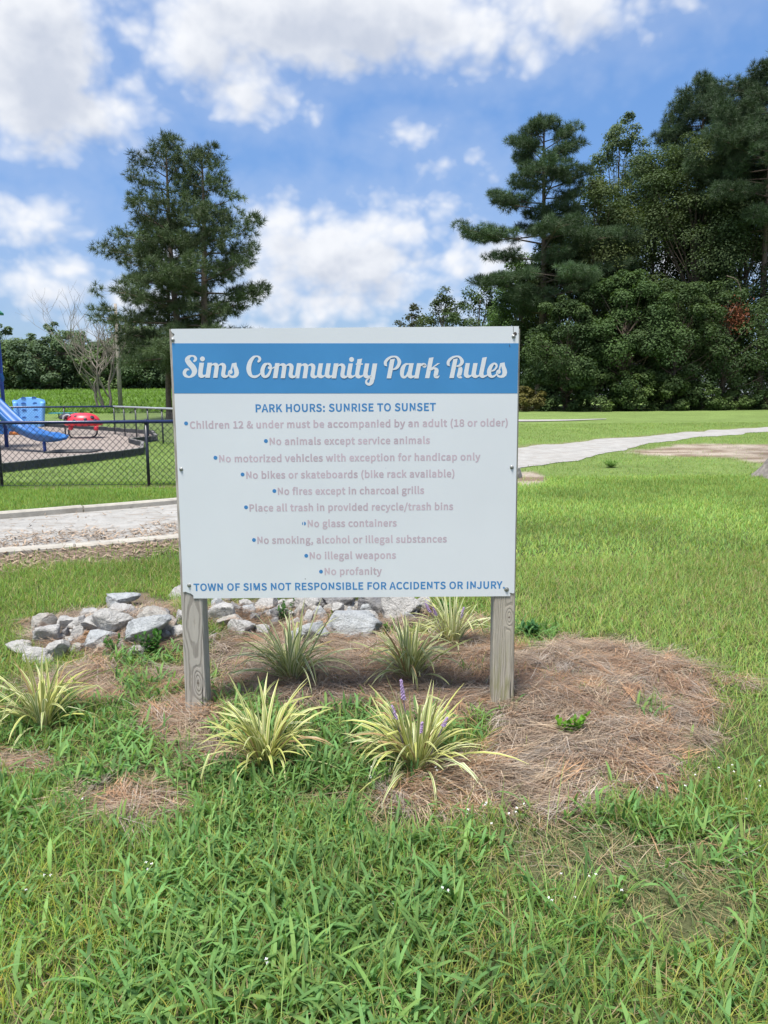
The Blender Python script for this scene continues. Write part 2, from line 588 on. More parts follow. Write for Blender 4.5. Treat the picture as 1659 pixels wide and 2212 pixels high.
def wood_mat(name, pith, knots, moss, base=(.37, .345, .315), dark=(.115, .10, .09)):
    mt, b, p = mat_new(name)
    co = b.n('ShaderNodeTexCoord').outputs['Object']
    s = b.n('ShaderNodeSeparateXYZ'); b.link(co, s.inputs[0])
    x, y, z = s.outputs
    low = b.noise(b.vm('MULTIPLY', co, (5, 5, 1.6)), 1.6, 2, .5)
    dx = b.m('SUBTRACT', x, pith[0]); dy = b.m('SUBTRACT', y, pith[1])
    r = b.m('SQRT', b.m('ADD', b.m('MULTIPLY', dx, dx), b.m('MULTIPLY', dy, dy)))
    r = b.m('ADD', r, b.m('MULTIPLY', b.m('SUBTRACT', low, .5), .045))
    r = b.m('ADD', r, b.m('MULTIPLY', b.m('SUBTRACT', b.noise(b.vm('MULTIPLY', co, (30, 30, 9)), 1, 3, .6), .5), .006))
    kn_mask = None
    for kx, kz, ks in knots:
        ex = b.m('MULTIPLY', b.m('SUBTRACT', x, kx), 1 / ks)
        ez = b.m('MULTIPLY', b.m('SUBTRACT', z, kz), 1 / (ks * 3.2))
        d2 = b.m('ADD', b.m('MULTIPLY', ex, ex), b.m('MULTIPLY', ez, ez))
        gsn = b.m('EXPONENT', b.m('MULTIPLY', d2, -1.0))
        r = b.m('ADD', r, b.m('MULTIPLY', gsn, .030))
        ez2 = b.m('MULTIPLY', b.m('SUBTRACT', z, kz), 1 / ks)
        d3 = b.m('SQRT', b.m('ADD', b.m('MULTIPLY', ex, ex), b.m('MULTIPLY', ez2, ez2)))
        k_ = b.ss(d3, .22, .36, 1, 0)
        kn_mask = k_ if kn_mask is None else b.m('MAXIMUM', kn_mask, k_)
    ring = b.m('SINE', b.m('MULTIPLY', r, 2 * math.pi / .0075))
    ring = b.ss(ring, -.3, .95)
    fib = b.noise(b.vm('MULTIPLY', co, (160, 160, 5)), 1, 3, .6)
    c = b.mix(b.m('MULTIPLY', ring, .62), base, dark)
    c = b.mix(b.lin(fib, .35, .7, 0, .45), c, tuple(q * 1.35 for q in base))
    crack = b.ss(b.noise(b.vm('MULTIPLY', co, (48, 48, 1.6)), 1, 2, .5), .66, .72)
    c = b.mix(b.m('MULTIPLY', crack, .8), c, (.05, .045, .04))
    if kn_mask is not None:
        c = b.mix(kn_mask, c, (.16, .135, .12))
    if moss:
        mz = b.ss(z, .05, .55, 1, 0)
        mn = b.ss(b.noise(b.vm('MULTIPLY', co, (40, 40, 5)), 1, 3, .6), .42, .62)
        c = b.mix(b.m('MULTIPLY', b.m('MULTIPLY', mz, mn), moss), c, (.20, .21, .055))
    b.link(c, p.inputs['Base Color'])
    p.inputs['Roughness'].default_value = .85
    p.inputs['Specular IOR Level'].default_value = .2
    bn = b.n('ShaderNodeBump'); bn.inputs['Strength'].default_value = .6; bn.inputs['Distance'].default_value = .003
    b.link(b.m('SUBTRACT', b.m('ADD', fib, b.m('MULTIPLY', ring, -.6)), crack), bn.inputs['Height']); b.link(bn.outputs[0], p.inputs['Normal'])
    return mt
M['panel'] = simple('white_sign_coating', (.625, .662, .705), .36, .035, 1.6, dirt=.05)
M['panel_band'] = simple('blue_sign_band', (.048, .225, .49), .42, .10, 2.2)
M['ink_blue'] = simple('blue_sign_ink', (.045, .205, .47), .45, .05, 6)
M['ink_pink'] = simple('faded_pink_ink', (.49, .40, .46), .45, .14, 7)
M['ink_white'] = simple('white_sign_letter', (.62, .65, .69), .42, .02, 6)
M['hole'] = simple('rusty_old_hole', (.05, .04, .035), .8, .3, 80)

# ------------------------------------------------------------------ ground zones (in the photo's ground positions)
STRAW = [(1280, 1560, 250, 170), (1190, 1440, 170, 75), (1330, 1480, 140, 80), (1150, 1700, 230, 80), (1390, 1640, 120, 90),
         (960, 1510, 220, 50), (750, 1430, 330, 75), (640, 1490, 170, 50), (390, 1560, 110, 60), (250, 1480, 190, 45),
         (290, 1740, 150, 40), (40, 1650, 90, 32), (960, 1735, 140, 32), (1000, 1400, 150, 60), (480, 1640, 90, 30), (560, 1420, 180, 60)]
WEED = [(230, 1620, 130, 75), (640, 1585, 200, 45), (310, 1490, 75, 26), (560, 1690, 260, 40), (500, 1530, 60, 18),
        (1150, 1375, 60, 20), (120, 1560, 110, 40), (760, 1650, 110, 40), (330, 1420, 90, 25), (900, 1600, 90, 35)]
SPARSE = [(1280, 1840, 330, 100), (1400, 1720, 110, 50), (1460, 1960, 150, 90), (950, 1790, 170, 30), (330, 1700, 140, 40),
          (1330, 1400, 90, 30), (1500, 1600, 60, 90), (700, 1740, 150, 30)]

ROCKZ = [(215, 1365, 175, 58), (300, 1330, 90, 50), (640, 1335, 240, 50), (830, 1335, 130, 45), (330, 1395, 80, 25)]
def ell(px, py, lst):
    best = np.full(np.shape(px), -9.0)
    for cx, cy, rx, ry in lst:
        r = np.sqrt(((px - cx) / rx) ** 2 + ((py - cy) / ry) ** 2)
        best = np.maximum(best, 1 - r)
    return best

def zones(x, y):
    z = terrain(x, y)
    P = np.stack([np.asarray(x, float), np.asarray(y, float), z], -1)
    px, py, dep = project(P)
    near = (dep > .5) & (np.asarray(y) < 6.5)
    n1 = (fbm(np.asarray(x) * 3.2, np.asarray(y) * 3.2, 31) - .5) * 1.5 + (vnoise(np.asarray(x) * 14, np.asarray(y) * 14, 9) - .5) * .6
    st = np.where(near, sstep(-.08, .22, ell(px, py, STRAW) + n1 * .9), 0)
    wd = np.where(near, sstep(-.05, .25, ell(px, py, WEED) + n1 * .9), 0)
    spz = np.where(near, sstep(-.1, .3, ell(px, py, SPARSE) + n1), 0)
    rk = np.where(near, sstep(.0, .2, ell(px, py, ROCKZ) + n1 * .3), 0)
    st = np.maximum(st * (1 - .75 * wd), rk)
    wd = wd * (1 - rk * .7)
    return st, wd, spz, px, py

# sandy path: edges traced on the ground
pe_far = [(-260, 1143), (-120, 1132), (0, 1122), (190, 1106), (385, 1089), (560, 1071), (720, 1051), (900, 1020), (1020, 990)]
pe_far2 = [(1115, 967), (1240, 956), (1350, 946), (1450, 937), (1540, 930), (1659, 923), (1760, 918), (1900, 912)]
pe_near = [(-260, 1218), (-120, 1206), (0, 1197), (190, 1182), (390, 1163), (560, 1143), (720, 1120), (900, 1082), (1020, 1046)]
pe_near2 = [(1115, 1012), (1180, 1003), (1290, 986), (1360, 969), (1420, 957), (1500, 947), (1600, 938), (1700, 931), (1800, 925), (1900, 920)]
def gl(lst): return [tuple(gp(a, c)[:2]) for a, c in lst]
FAR_L = catmull(gl(pe_far) + gl(pe_far2), 10)
NEAR_L = catmull(gl(pe_near) + gl(pe_near2), 10)
def resample(L, n):
    L = np.asarray(L)
    s = np.concatenate(([0], np.cumsum(np.linalg.norm(np.diff(L, axis=0), axis=1))))
    t = np.linspace(0, s[-1], n)
    return np.stack([np.interp(t, s, L[:, 0]), np.interp(t, s, L[:, 1])], -1)
FAR_L, NEAR_L = resample(FAR_L, 120), resample(NEAR_L, 120)
wob = lambda L, s: L + np.stack([np.zeros(len(L)), (fbm(np.arange(len(L)) * .35, np.zeros(len(L)), s) - .5) * .9 * np.clip((L[:, 0] + 1) * .5, 0, 1)], -1)
FAR_L, NEAR_L = wob(FAR_L, 3), wob(NEAR_L, 8)
PATH_POLY = [tuple(p) for p in FAR_L] + [tuple(p) for p in NEAR_L[::-1]]

# playground edging line on the ground
BORDER = [(-150, 1040), (0, 1022), (150, 1004), (262, 990), (306, 983), (309, 968), (281, 960), (338, 953), (330, 941), (232, 933), (150, 927), (95, 923), (0, 919), (-150, 917)]
BORDER_G = [tuple(gp(a, c)[:2]) for a, c in BORDER]

def bare_zone(x, y, px, py):
    n = (fbm(np.asarray(x) * .9, np.asarray(y) * .9, 77) - .5)
    e = ell(px, py, [(1620, 975, 230, 17), (1500, 972, 110, 12), (1690, 985, 120, 18), (1140, 1035, 40, 18)])
    return np.where((np.asarray(y) > 9), sstep(-.15, .25, e + n * .9), 0)

# ------------------------------------------------------------------ ground sheet
def geom(a, b_, first, ratio):
    out, s = [a], first
    while out[-1] < b_:
        out.append(out[-1] + s); s *= ratio
    return np.array(out)
xi = np.arange(-4.5, 4.5001, .05)
xr = geom(4.5, 500, .06, 1.07)[1:]
xs = np.concatenate((-xr[::-1], xi, xr))
ys = np.concatenate(([-60, -20, -6, -2, 0, .6], np.arange(1.1, 7, .045), geom(7, 700, .05, 1.028)))
gx, gy = np.meshgrid(xs, ys)
gz = terrain(gx, gy)
st, wd, spz, px, py = zones(gx.ravel(), gy.ravel())
X, Y = gx.ravel(), gy.ravel()
lawn_far = np.array([.155, .220, .066])
soil = np.array([.075, .090, .035])
strawc = np.array([.165, .128, .095])
bare = np.array([.36, .31, .255])
fieldc = np.array([.110, .185, .040])
c = np.zeros((len(X), 3))
t = sstep(5, 16, Y)[:, None]
c[:] = soil * (1 - t) + lawn_far * t
v = (fbm(X * .25, Y * .25, 2) - .5)[:, None]
c *= 1 + .35 * v
leftfield = (sstep(44, 52, Y) * sstep(-.08, -.16, X / np.maximum(Y, 1)))[:, None]
c = c * (1 - leftfield) + fieldc * leftfield
s1 = np.maximum(st, .0)[:, None]
c = c * (1 - s1) + strawc * (.8 + .5 * fbm(X * 5, Y * 5, 4)[:, None]) * s1
s2 = (spz * .5)[:, None]
c = c * (1 - s2) + np.array([.115, .12, .065]) * s2
bz = bare_zone(X, Y, px, py)[:, None]
mixb = fbm(X * 1.5, Y * 3.0, 41)[:, None]
c = c * (1 - bz) + (bare * sstep(.35, .6, mixb) + np.array([.20, .15, .11]) * (1 - sstep(.35, .6, mixb))) * bz
# strip of leaf litter between the near kerb and the lawn, and along the fence foot
def seg_dist(X, Y, L):
    d = np.full(len(X), 99.0)
    for i in range(len(L) - 1):
        a, b_ = np.array(L[i]), np.array(L[i + 1]); ab = b_ - a
        tt = np.clip(((X - a[0]) * ab[0] + (Y - a[1]) * ab[1]) / (ab @ ab + 1e-9), 0, 1)
        d = np.minimum(d, np.hypot(X - a[0] - tt * ab[0], Y - a[1] - tt * ab[1]))
    return d
NEARSUB = [tuple(p) for p in NEAR_L[::6]]
FARSUB = [tuple(p) for p in FAR_L[::6]]
FENCE_A = at_depth(-420, 1060, 13.2); FENCE_B = at_depth(560, 1060, 13.2)
FENCE_LINE = [(FENCE_A[0], 13.15), (FENCE_B[0], 13.25)]
def litter(X, Y):
    n = fbm(X * 2.5, Y * 2.5, 12) - .5
    a = sstep(1.2, .65, seg_dist(X, Y, NEARSUB) + n * .8) * sstep(1.5, -2.0, X) * .95
    b_ = sstep(.22, .05, seg_dist(X, Y, FENCE_LINE) + n * .25)
    c_ = sstep(.5, .1, seg_dist(X, Y, FARSUB) + n * .5) * sstep(-1, 3, X) * .6
    return np.maximum(np.maximum(a, b_), c_)
lt = np.zeros(len(X)); msk = (Y > 4) & (Y < 45) & (np.abs(X) < 30)
lt[msk] = litter(X[msk], Y[msk])
lt = lt[:, None]
c = c * (1 - lt) + np.array([.20, .15, .115]) * lt
ny, nx = gx.shape
ii = np.arange(ny * nx).reshape(ny, nx)
quads = np.stack([ii[:-1, :-1], ii[:-1, 1:], ii[1:, 1:], ii[1:, :-1]], -1).reshape(-1, 4)
gme = np_mesh('ground', np.stack([X, Y, gz.ravel()], -1), quads, col=c, smooth=True)
tag(link_mesh('ground', gme, M['ground']), kind='structure')

def sheet(name, A, B, mat, dz, k=6):
    A, B = np.asarray(A), np.asarray(B)
    V, Q = [], []
    for i in range(len(A)):
        for j in range(k + 1):
            p = A[i] + (B[i] - A[i]) * j / k
            V.append((p[0], p[1], tz(p[0], p[1]) + dz))
    for i in range(len(A) - 1):
        for j in range(k):
            a = i * (k + 1) + j
            Q.append((a, a + 1, a + k + 2, a + k + 1))
    o = link_mesh(name, np_mesh(name, V, Q, smooth=True), mat)
    return tag(o, kind='structure')
sheet('path', NEAR_L, FAR_L, M['path'], .012, 10)
fp_a = resample(catmull(gl([(1000, 907.5), (1120, 907.5), (1220, 907), (1310, 905.5)]), 8), 30)
fp_b = resample(catmull(gl([(1000, 911.5), (1120, 911.5), (1220, 910), (1310, 906.5)]), 8), 30)
sheet('path', fp_a, fp_b, M['path'], .03, 3)

# playground surface: fan of the edging polygon
def poly_sheet(name, poly, mat, dz):
    bm = bmesh.new()
    vs = [bm.verts.new((p[0], p[1], 0)) for p in poly]
    f = bm.faces.new(vs)
    bmesh.ops.triangulate(bm, faces=[f])
    for _ in range(3):
        bmesh.ops.subdivide_edges(bm, edges=[e for e in bm.edges if e.calc_length() > .8], cuts=1)
        bmesh.ops.triangulate(bm, faces=bm.faces[:])
    for v in bm.verts:
        v.co.z = tz(v.co.x, v.co.y) + dz
    bmesh.ops.recalc_face_normals(bm, faces=bm.faces)
    me = bpy.data.meshes.new(name); bm.to_mesh(me); bm.free()
    for p in me.polygons: p.use_smooth = True
    return tag(link_mesh(name, me, mat), kind='structure')
poly_sheet('mulch_ground', BORDER_G, M['mulch'], .05)

# ------------------------------------------------------------------ kerbs along the path (separate cast lengths)
def kerb(L, width, h, dz, i0, i1, gap, seed):
    L = np.asarray(L)[i0:i1]
    r = np.random.default_rng(seed)
    mb = MB()
    s = np.concatenate(([0], np.cumsum(np.linalg.norm(np.diff(L, axis=0), axis=1))))
    pos = 0
    while pos < s[-1] - .3:
        ln = min(gap, s[-1] - pos)
        ts = np.linspace(pos + .012, pos + ln - .012, 6)
        jx, jz = r.normal(0, .005), r.normal(0, .004)
        pts = np.stack([np.interp(ts, s, L[:, 0]), np.interp(ts, s, L[:, 1])], -1)
        vs, fs = [], []
        for k, p in enumerate(pts):
            a = pts[max(k - 1, 0)]; e = pts[min(k + 1, 5)]
            tdir = (e - a) / np.linalg.norm(e - a); nrm = np.array([-tdir[1], tdir[0]])
            z = tz(p[0], p[1]) + dz + jz
            for off, zz in ((-width / 2, -.1), (-width / 2, h - .02), (-width / 2 + .02, h), (width / 2 - .02, h), (width / 2, h - .02), (width / 2, -.1)):
                q = p + nrm * (off + jx)
                vs.append((q[0], q[1], z + zz))
        for k in range(5):
            for j in range(5):
                fs.append((k * 6 + j, k * 6 + j + 1, k * 6 + j + 7, k * 6 + j + 6))
        fs.append((5, 4, 3, 2, 1, 0)); fs.append(tuple(30 + q for q in range(6)))
        mb.add(vs, fs)
        pos += ln
    return tag(mb.build('kerb', M['concrete']), kind='structure')
kerb(FAR_L, .15, .095, .0, 0, int(np.argmax(FAR_L[:, 0] > .3)), 2.3, 1)
kerb(NEAR_L, .17, .055, .0, 0, int(np.argmax(NEAR_L[:, 0] > -.6)), 1.7, 2)

# ------------------------------------------------------------------ grass
def blades(pos, az, length, width, lean, curl, col, segs=3, leafy=False, base_w=.55):
    n = len(pos)
    d = np.stack([np.cos(az), np.sin(az), np.zeros(n)], -1)
    side = np.stack([-np.sin(az), np.cos(az), np.zeros(n)], -1)
    p = pos.copy()
    V = np.zeros((n, (segs + 1) * 2, 3), np.float32)
    for k in range(segs + 1):
        t = k / segs
        if leafy:
            w = (.35 + .65 * math.sin(math.pi * min(1, .15 + t * .85)) ** .8) if k < segs else .02
        else:
            w = (base_w + (1 - base_w) * min(1, t * 3)) * (1 - t ** 2.2) if k < segs else .02
        ww = (width * w / 2)[:, None]
        V[:, 2 * k] = p - side * ww
        V[:, 2 * k + 1] = p + side * ww
        phi = lean + curl * (t + .5 / segs)
        stp = (length / segs)[:, None]
        p = p + stp * (np.sin(phi)[:, None] * d + np.cos(phi)[:, None] * np.array([0, 0, 1.0]))
    nv = (segs + 1) * 2
    base = (np.arange(n) * nv)[:, None, None]
    q = np.array([[2 * k, 2 * k + 1, 2 * k + 3, 2 * k + 2] for k in range(segs)])[None]
    Q = (base + q).reshape(-1, 4)
    Cc = np.repeat(col[:, None, :], nv, 1).reshape(-1, 3)
    return V.reshape(-1, 3), Q, Cc

def join(parts):
    V, Q, Cc, o = [], [], [], 0
    for v, q, c in parts:
        V.append(v); Q.append(q + o); Cc.append(c); o += len(v)
    return np.concatenate(V), np.concatenate(Q), np.concatenate(Cc)

def scatter(y0, y1, dens, extra=.9, r=rng):
    n = int(dens * (.56 * (y1 ** 2 - y0 ** 2) + 2 * extra * (y1 - y0)))
    y = np.sqrt(r.uniform(y0 ** 2, y1 ** 2, n))
    x = r.uniform(-1, 1, n) * (.55 * y + extra)
    return x, y

def excluded(x, y):
    return in_poly(x, y, PATH_POLY) | in_poly(x, y, BORDER_G)

def lawn_col(x, y, n, r):
    """yellow-green on the right lawn, cooler green on the left"""
    right = sstep(-.5, 1.2, x)[:, None]
    a = np.array([.165, .280, .060]); b_ = np.array([.228, .355, .095])
    c = a * (1 - right) + b_ * right
    pat = (fbm(x * .7, y * .7, 21) - .5)[:, None]
    c = c * (1 + .7 * pat) * r.uniform(.7, 1.3, (n, 1))
    c[:, 0] *= r.uniform(.75, 1.4, n)
    return c

G_near, G_mid = [], []
r = np.random.default_rng(5)
# foreground: thin blades and broad creeping-grass leaves
for (y0, y1, dn) in ((1.35, 2.9, 6200), (2.9, 7.0, 4600)):
    x, y = scatter(y0, y1, dn, 1.5, r)
    ex = excluded(x, y); x, y = x[~ex], y[~ex]
    st, wd, spz, px, py = zones(x, y)
    lt = litter(x, y) * (y > 4.5)
    keep = r.random(len(x)) < (1 - .90 * st) * (1 - .12 * spz) * (1 - .8 * lt) * (1 - .5 * wd * (y > 2.6))
    x, y, st, wd, spz, px = x[keep], y[keep], st[keep], wd[keep], spz[keep], px[keep]
    n = len(x)
    lawn = sstep(3.6, 4.6, y + (fbm(x * 1.5, y * 1.5, 3) - .5) * 1.0) 
    rightside = sstep(1.15, 1.6, x + (fbm(x * 2, y * 2, 8) - .5) * .6) * sstep(2.0, 2.7, y)
    lawn = np.maximum(lawn, rightside)
    z = terrain(x, y)
    h = np.where(lawn > .5, r.uniform(.05, .105, n), r.uniform(.05, .125, n) * (.65 + .8 * fbm(x * 2.8, y * 2.8, 23)))
    h *= np.where(spz > .4, .45, 1) * np.where(st > .3, .6, 1)
    lean = r.uniform(.05, .75, n) * np.where(spz > .5, 1.3, 1); curl = r.uniform(.2, 1.5, n)
    w = r.uniform(.0022, .0046, n) * np.where(y > 3.5, 1.25, 1)
    fg = np.array([.175, .300, .072]) * r.uniform(.65, 1.35, (n, 1)) * (1 + .5 * (fbm(x * 2.5, y * 2.5, 6)[:, None] - .5))
    fg[:, 0] *= r.uniform(.7, 1.7, n) * (1 + .6 * (fbm(x * 4, y * 4, 19) - .5))
    lf = sstep(-.2, -1.2, x)[:, None] * sstep(2.6, 1.6, y)[:, None]
    fg = fg * (1 + lf * np.array([.35, .25, 0]))
    c = fg * (1 - lawn[:, None]) + lawn_col(x, y, n, r) * lawn[:, None]
    c = np.where((spz > .4)[:, None], c * .45 + np.array([.125, .155, .095]), c)
    dry = r.random(n) < (.09 + .16 * spz)
    c[dry] = np.array([.42, .33, .18]) * r.uniform(.6, 1.2, (dry.sum(), 1))
    G_near.append(blades(np.stack([x, y, z - .004], -1), r.uniform(0, 6.283, n), h, w, lean, curl, c))
    # thatch: dead blades lying low between the green ones
    x, y = scatter(y0, y1, dn * .30, 1.5, r)
    st, wd, spz, px, py = zones(x, y)
    keep = (r.random(len(x)) < (1 - st) * (.38 + .12 * spz) * (.4 + 1.0 * fbm(x * 2, y * 2, 33))) & ~excluded(x, y)
    x, y = x[keep], y[keep]; n = len(x)
    c = np.array([.36, .30, .17]) * r.uniform(.5, 1.3, (n, 1))
    G_near.append(blades(np.stack([x, y, terrain(x, y) + r.uniform(0, .03, n)], -1), r.uniform(0, 6.283, n), r.uniform(.05, .13, n), r.uniform(.0022, .0042, n), r.uniform(1.1, 1.6, n), r.uniform(-.3, .4, n), c))
    # broad leaves
    x, y = scatter(y0, y1, dn * (.56 if y1 < 3 else .42), 1.5, r)
    st, wd, spz, px, py = zones(x, y)
    lawn = np.maximum(sstep(3.4, 4.2, y), sstep(1.05, 1.5, x + (fbm(x * 2, y * 2, 8) - .5) * .6) * sstep(2.0, 2.7, y))
    patch = sstep(.36, .56, fbm(x * 2.2, y * 2.2, 15))
    pk = np.maximum(.95 * wd, (1 - st) * (1 - .95 * spz) * (1 - lawn) * (.25 + .75 * patch))
    keep = (r.random(len(x)) < pk) & ~excluded(x, y)
    x, y, wd = x[keep], y[keep], wd[keep]
    n = len(x)
    z = terrain(x, y) + r.uniform(0, .06, n) * r.random(n)
    L = r.uniform(.045, .115, n) * np.where(y < 2.3, 1.15, 1); w = r.uniform(.0065, .0135, n)
    c = np.array([.125, .255, .085]) * r.uniform(.6, 1.45, (n, 1))
    c += r.random((n, 1)) ** 2 * np.array([.075, .06, .0])
    c *= (1 + .5 * (fbm(x * 3, y * 3, 61)[:, None] - .5))
    G_near.append(blades(np.stack([x, y, z], -1), r.uniform(0, 6.283, n), L, w, np.clip(r.normal(.62, .34, n), .05, 1.4), r.uniform(.3, 1.7, n), c, segs=4, leafy=True))
# tall thin stems in the very front
x, y = scatter(1.35, 2.6, 230, .9, r); n = len(x)
st, wd, spz, px, py = zones(x, y); k = r.random(n) < (1 - st) * (1 - .6 * spz); x, y = x[k], y[k]; n = len(x)
c = np.array([.25, .36, .11]) * r.uniform(.7, 1.3, (n, 1))
G_near.append(blades(np.stack([x, y, terrain(x, y)], -1), r.uniform(0, 6.283, n), r.uniform(.14, .30, n), r.uniform(.002, .0038, n), r.uniform(.05, .7, n), r.uniform(.1, .9, n), c, segs=4))
V_, Q_, C_ = join(G_near)
tag(link_mesh('grass', np_mesh('grass', V_, Q_, col=C_), M['blade']), 'mixed green grass and creeping weeds around the sign bed', 'grass', kind='stuff')

# lawn, middle distance
x, y = scatter(7.0, 14, 1700, 2.5, r)
k = ~excluded(x, y) & (r.random(len(x)) > .9 * litter(x, y)); x, y = x[k], y[k]
st, wd, spz, px, py = zones(x, y)
k = r.random(len(x)) > .92 * bare_zone(x, y, px, py); x, y = x[k], y[k]; n = len(x)
G_mid.append(blades(np.stack([x, y, terrain(x, y) - .004], -1), r.uniform(0, 6.283, n), r.uniform(.05, .10, n), r.uniform(.007, .011, n), r.uniform(.1, .9, n), r.uniform(.1, 1.2, n), lawn_col(x, y, n, r), segs=2))
x, y = scatter(14, 34, 260, 2.5, r)
k = ~excluded(x, y) & (r.random(len(x)) > .9 * litter(x, y)); x, y = x[k], y[k]
st, wd, spz, px, py = zones(x, y)
k = r.random(len(x)) > .95 * bare_zone(x, y, px, py); x, y = x[k], y[k]; n = len(x)
G_mid.append(blades(np.stack([x, y, terrain(x, y) - .004], -1), r.uniform(0, 6.283, n), r.uniform(.05, .09, n), r.uniform(.016, .028, n), r.uniform(.3, 1.1, n), r.uniform(.1, .8, n), lawn_col(x, y, n, r) * .8, segs=1))
V_, Q_, C_ = join(G_mid)
tag(link_mesh('grass', np_mesh('grass', V_, Q_, col=C_), M['blade']), 'bright mown lawn beyond the sign and playground', 'grass', kind='stuff')

# crop rows on the rising field
n = 60000
y = r.uniform(48, 118, n); x = -r.uniform(.06, .62, n) * y
k = x < -6; x, y = x[k], y[k]; n = len(x)
c = np.array([.13, .225, .045]) * r.uniform(.65, 1.35, (n, 1)) * (1 + .6 * (fbm(x * .15, y * .15, 2)[:, None] - .5))
P3 = blades(np.stack([x, y, terrain(x, y)], -1), r.uniform(0, 6.283, n), r.uniform(.25, .6, n), r.uniform(.10, .22, n), r.uniform(.2, 1.0, n), r.uniform(.3, 1.0, n), c, segs=2, leafy=True)
tag(link_mesh('crop_plants', np_mesh('crop_plants', P3[0], P3[1], col=P3[2]), M['blade']), 'low green crop covering the rising field beyond the fence', 'crop', kind='stuff')

# pine straw: loose brown needles lying on the bed
x, y = scatter(2.2, 5.2, 9000, .6, r)
st, wd, spz, px, py = zones(x, y)
k = r.random(len(x)) < np.maximum(st * (1 - .4 * wd), spz * .07); x, y = x[k], y[k]; n = len(x)
pal = np.array([.97, .94, .91]) * np.array([[.36, .225, .14], [.30, .24, .185], [.44, .355, .26], [.24, .165, .12], [.42, .26, .15], [.36, .32, .28]])
tone = fbm(x * 1.6, y * 1.6, 51)
lift = .045 * sstep(.45, .8, vnoise(x * 5, y * 5, 71))
idx = np.where(r.random(n) < sstep(.42, .58, tone), r.integers(0, 6, n), r.choice([1, 5, 3, 2], n))
c = pal[idx] * r.uniform(.5, 1.35, (n, 1)) * (.72 + .56 * fbm(x * 2.3, y * 2.3, 57))[:, None]
flow = fbm(x * 1.4, y * 1.4, 91) * 9
az = flow + r.normal(0, .9, n)
P4 = blades(np.stack([x, y, terrain(x, y) + r.uniform(.002, .028, n) + lift * r.random(n)], -1), az, r.uniform(.07, .19, n), r.uniform(.0014, .0030, n), r.uniform(1.3, 1.65, n), r.uniform(-.25, .35, n), c, segs=3, base_w=1.0)
# matted bunches and coarse dead stems
nb_ = 900
bx_, by_ = scatter(2.3, 4.6, 120, .4, r); st, wd, spz, px, py = zones(bx_, by_)
k = r.random(len(bx_)) < st * (1 - wd); bx_, by_ = bx_[k], by_[k]; nb_ = len(bx_)
K_ = 34
ci = np.repeat(np.arange(nb_), K_); n = len(ci)
baz = r.uniform(0, 6.283, nb_); blen = r.uniform(.09, .2, nb_); btone = pal[r.integers(0, 6, nb_)] * r.uniform(.65, 1.35, (nb_, 1))
off = r.normal(0, 1, (n, 2)) * np.array([.05, .018])
x = bx_[ci] + off[:, 0] * np.cos(baz[ci]) - off[:, 1] * np.sin(baz[ci]); y = by_[ci] + off[:, 0] * np.sin(baz[ci]) + off[:, 1] * np.cos(baz[ci])
P5 = blades(np.stack([x, y, terrain(x, y) + r.uniform(.015, .05, n)], -1), baz[ci] + r.normal(0, .28, n), blen[ci] * r.uniform(.6, 1.1, n), r.uniform(.0014, .0026, n), r.uniform(1.35, 1.7, n), r.uniform(-.2, .35, n), btone[ci] * r.uniform(.65, 1.25, (n, 1)), segs=3, base_w=1.0)
P4 = join([P4, P5])
tag(link_mesh('pine_straw', np_mesh('pine_straw', P4[0], P4[1], col=P4[2]), M['straw']), 'fallen brown pine needles mulching the sign bed', 'pine straw', kind='stuff')

# dry leaf chips and twigs littering the path edges
x, y = scatter(6.2, 13, 700, 1.0, r)
k = r.random(len(x)) < litter(x, y) * .9 + .05 * in_poly(x, y, PATH_POLY); x, y = x[k], y[k]; n = len(x)
c = np.array([.27, .20, .14]) * r.uniform(.4, 1.7, (n, 1)) + r.random((n, 1)) * .05
PL = blades(np.stack([x, y, terrain(x, y) + r.uniform(.014, .03, n)], -1), r.uniform(0, 6.283, n), r.uniform(.03, .13, n), r.uniform(.004, .022, n), r.uniform(1.2, 1.7, n), r.uniform(-.4, .5, n), c, segs=2, leafy=True)
tag(link_mesh('leaf_litter', np_mesh('leaf_litter', PL[0], PL[1], col=PL[2]), M['straw']), 'dry brown leaf and straw litter along the path edges', 'leaf litter', kind='stuff')

# tiny white lawn flowers
mb = MB()
fx = [(1010, 1790), (1050, 1780), (1100, 1800), (1130, 1775), (940, 1690), (800, 1722), (815, 1700), (1285, 1945), (1190, 1985), (1440, 1735), (1580, 1695), (1640, 1730),
      (100, 1930), (320, 1912), (580, 2120), (970, 1980), (1240, 1990), (1340, 1975), (180, 1765), (1610, 1760), (1480, 1740), (1060, 1830), (1210, 1940), (850, 1990), (60, 1960), (330, 1905), (1500, 1720), (1550, 1700)]
for i in range(44):
    a, q = fx[i % len(fx)]
    p = gp(a + r.normal(0, 10 if i >= len(fx) else 1), q + r.normal(0, 6 if i >= len(fx) else 1))
    z = p[2] + r.uniform(.05, .09)
    ta = r.uniform(0, 6.28)
    for k in range(4):
        a_ = ta + k * 1.57
        s_ = r.uniform(.0026, .0040)
        mb.add([(p[0], p[1], z), (p[0] + s_ * math.cos(a_ - .5), p[1] + s_ * math.sin(a_ - .5) * .8, z + .002), (p[0] + 1.5 * s_ * math.cos(a_), p[1] + 1.5 * s_ * math.sin(a_), z + .001 + .6 * s_ * math.sin(a_)), (p[0] + s_ * math.cos(a_ + .5), p[1] + s_ * math.sin(a_ + .5) * .8, z + .002)], [(0, 1, 2, 3)])
M['petal'] = simple('white_petal', (.75, .74, .76), .6, .05, 50)
tag(mb.build('clover_flowers', M['petal']), 'tiny white flowers dotted through the front grass', 'flowers', kind='stuff')

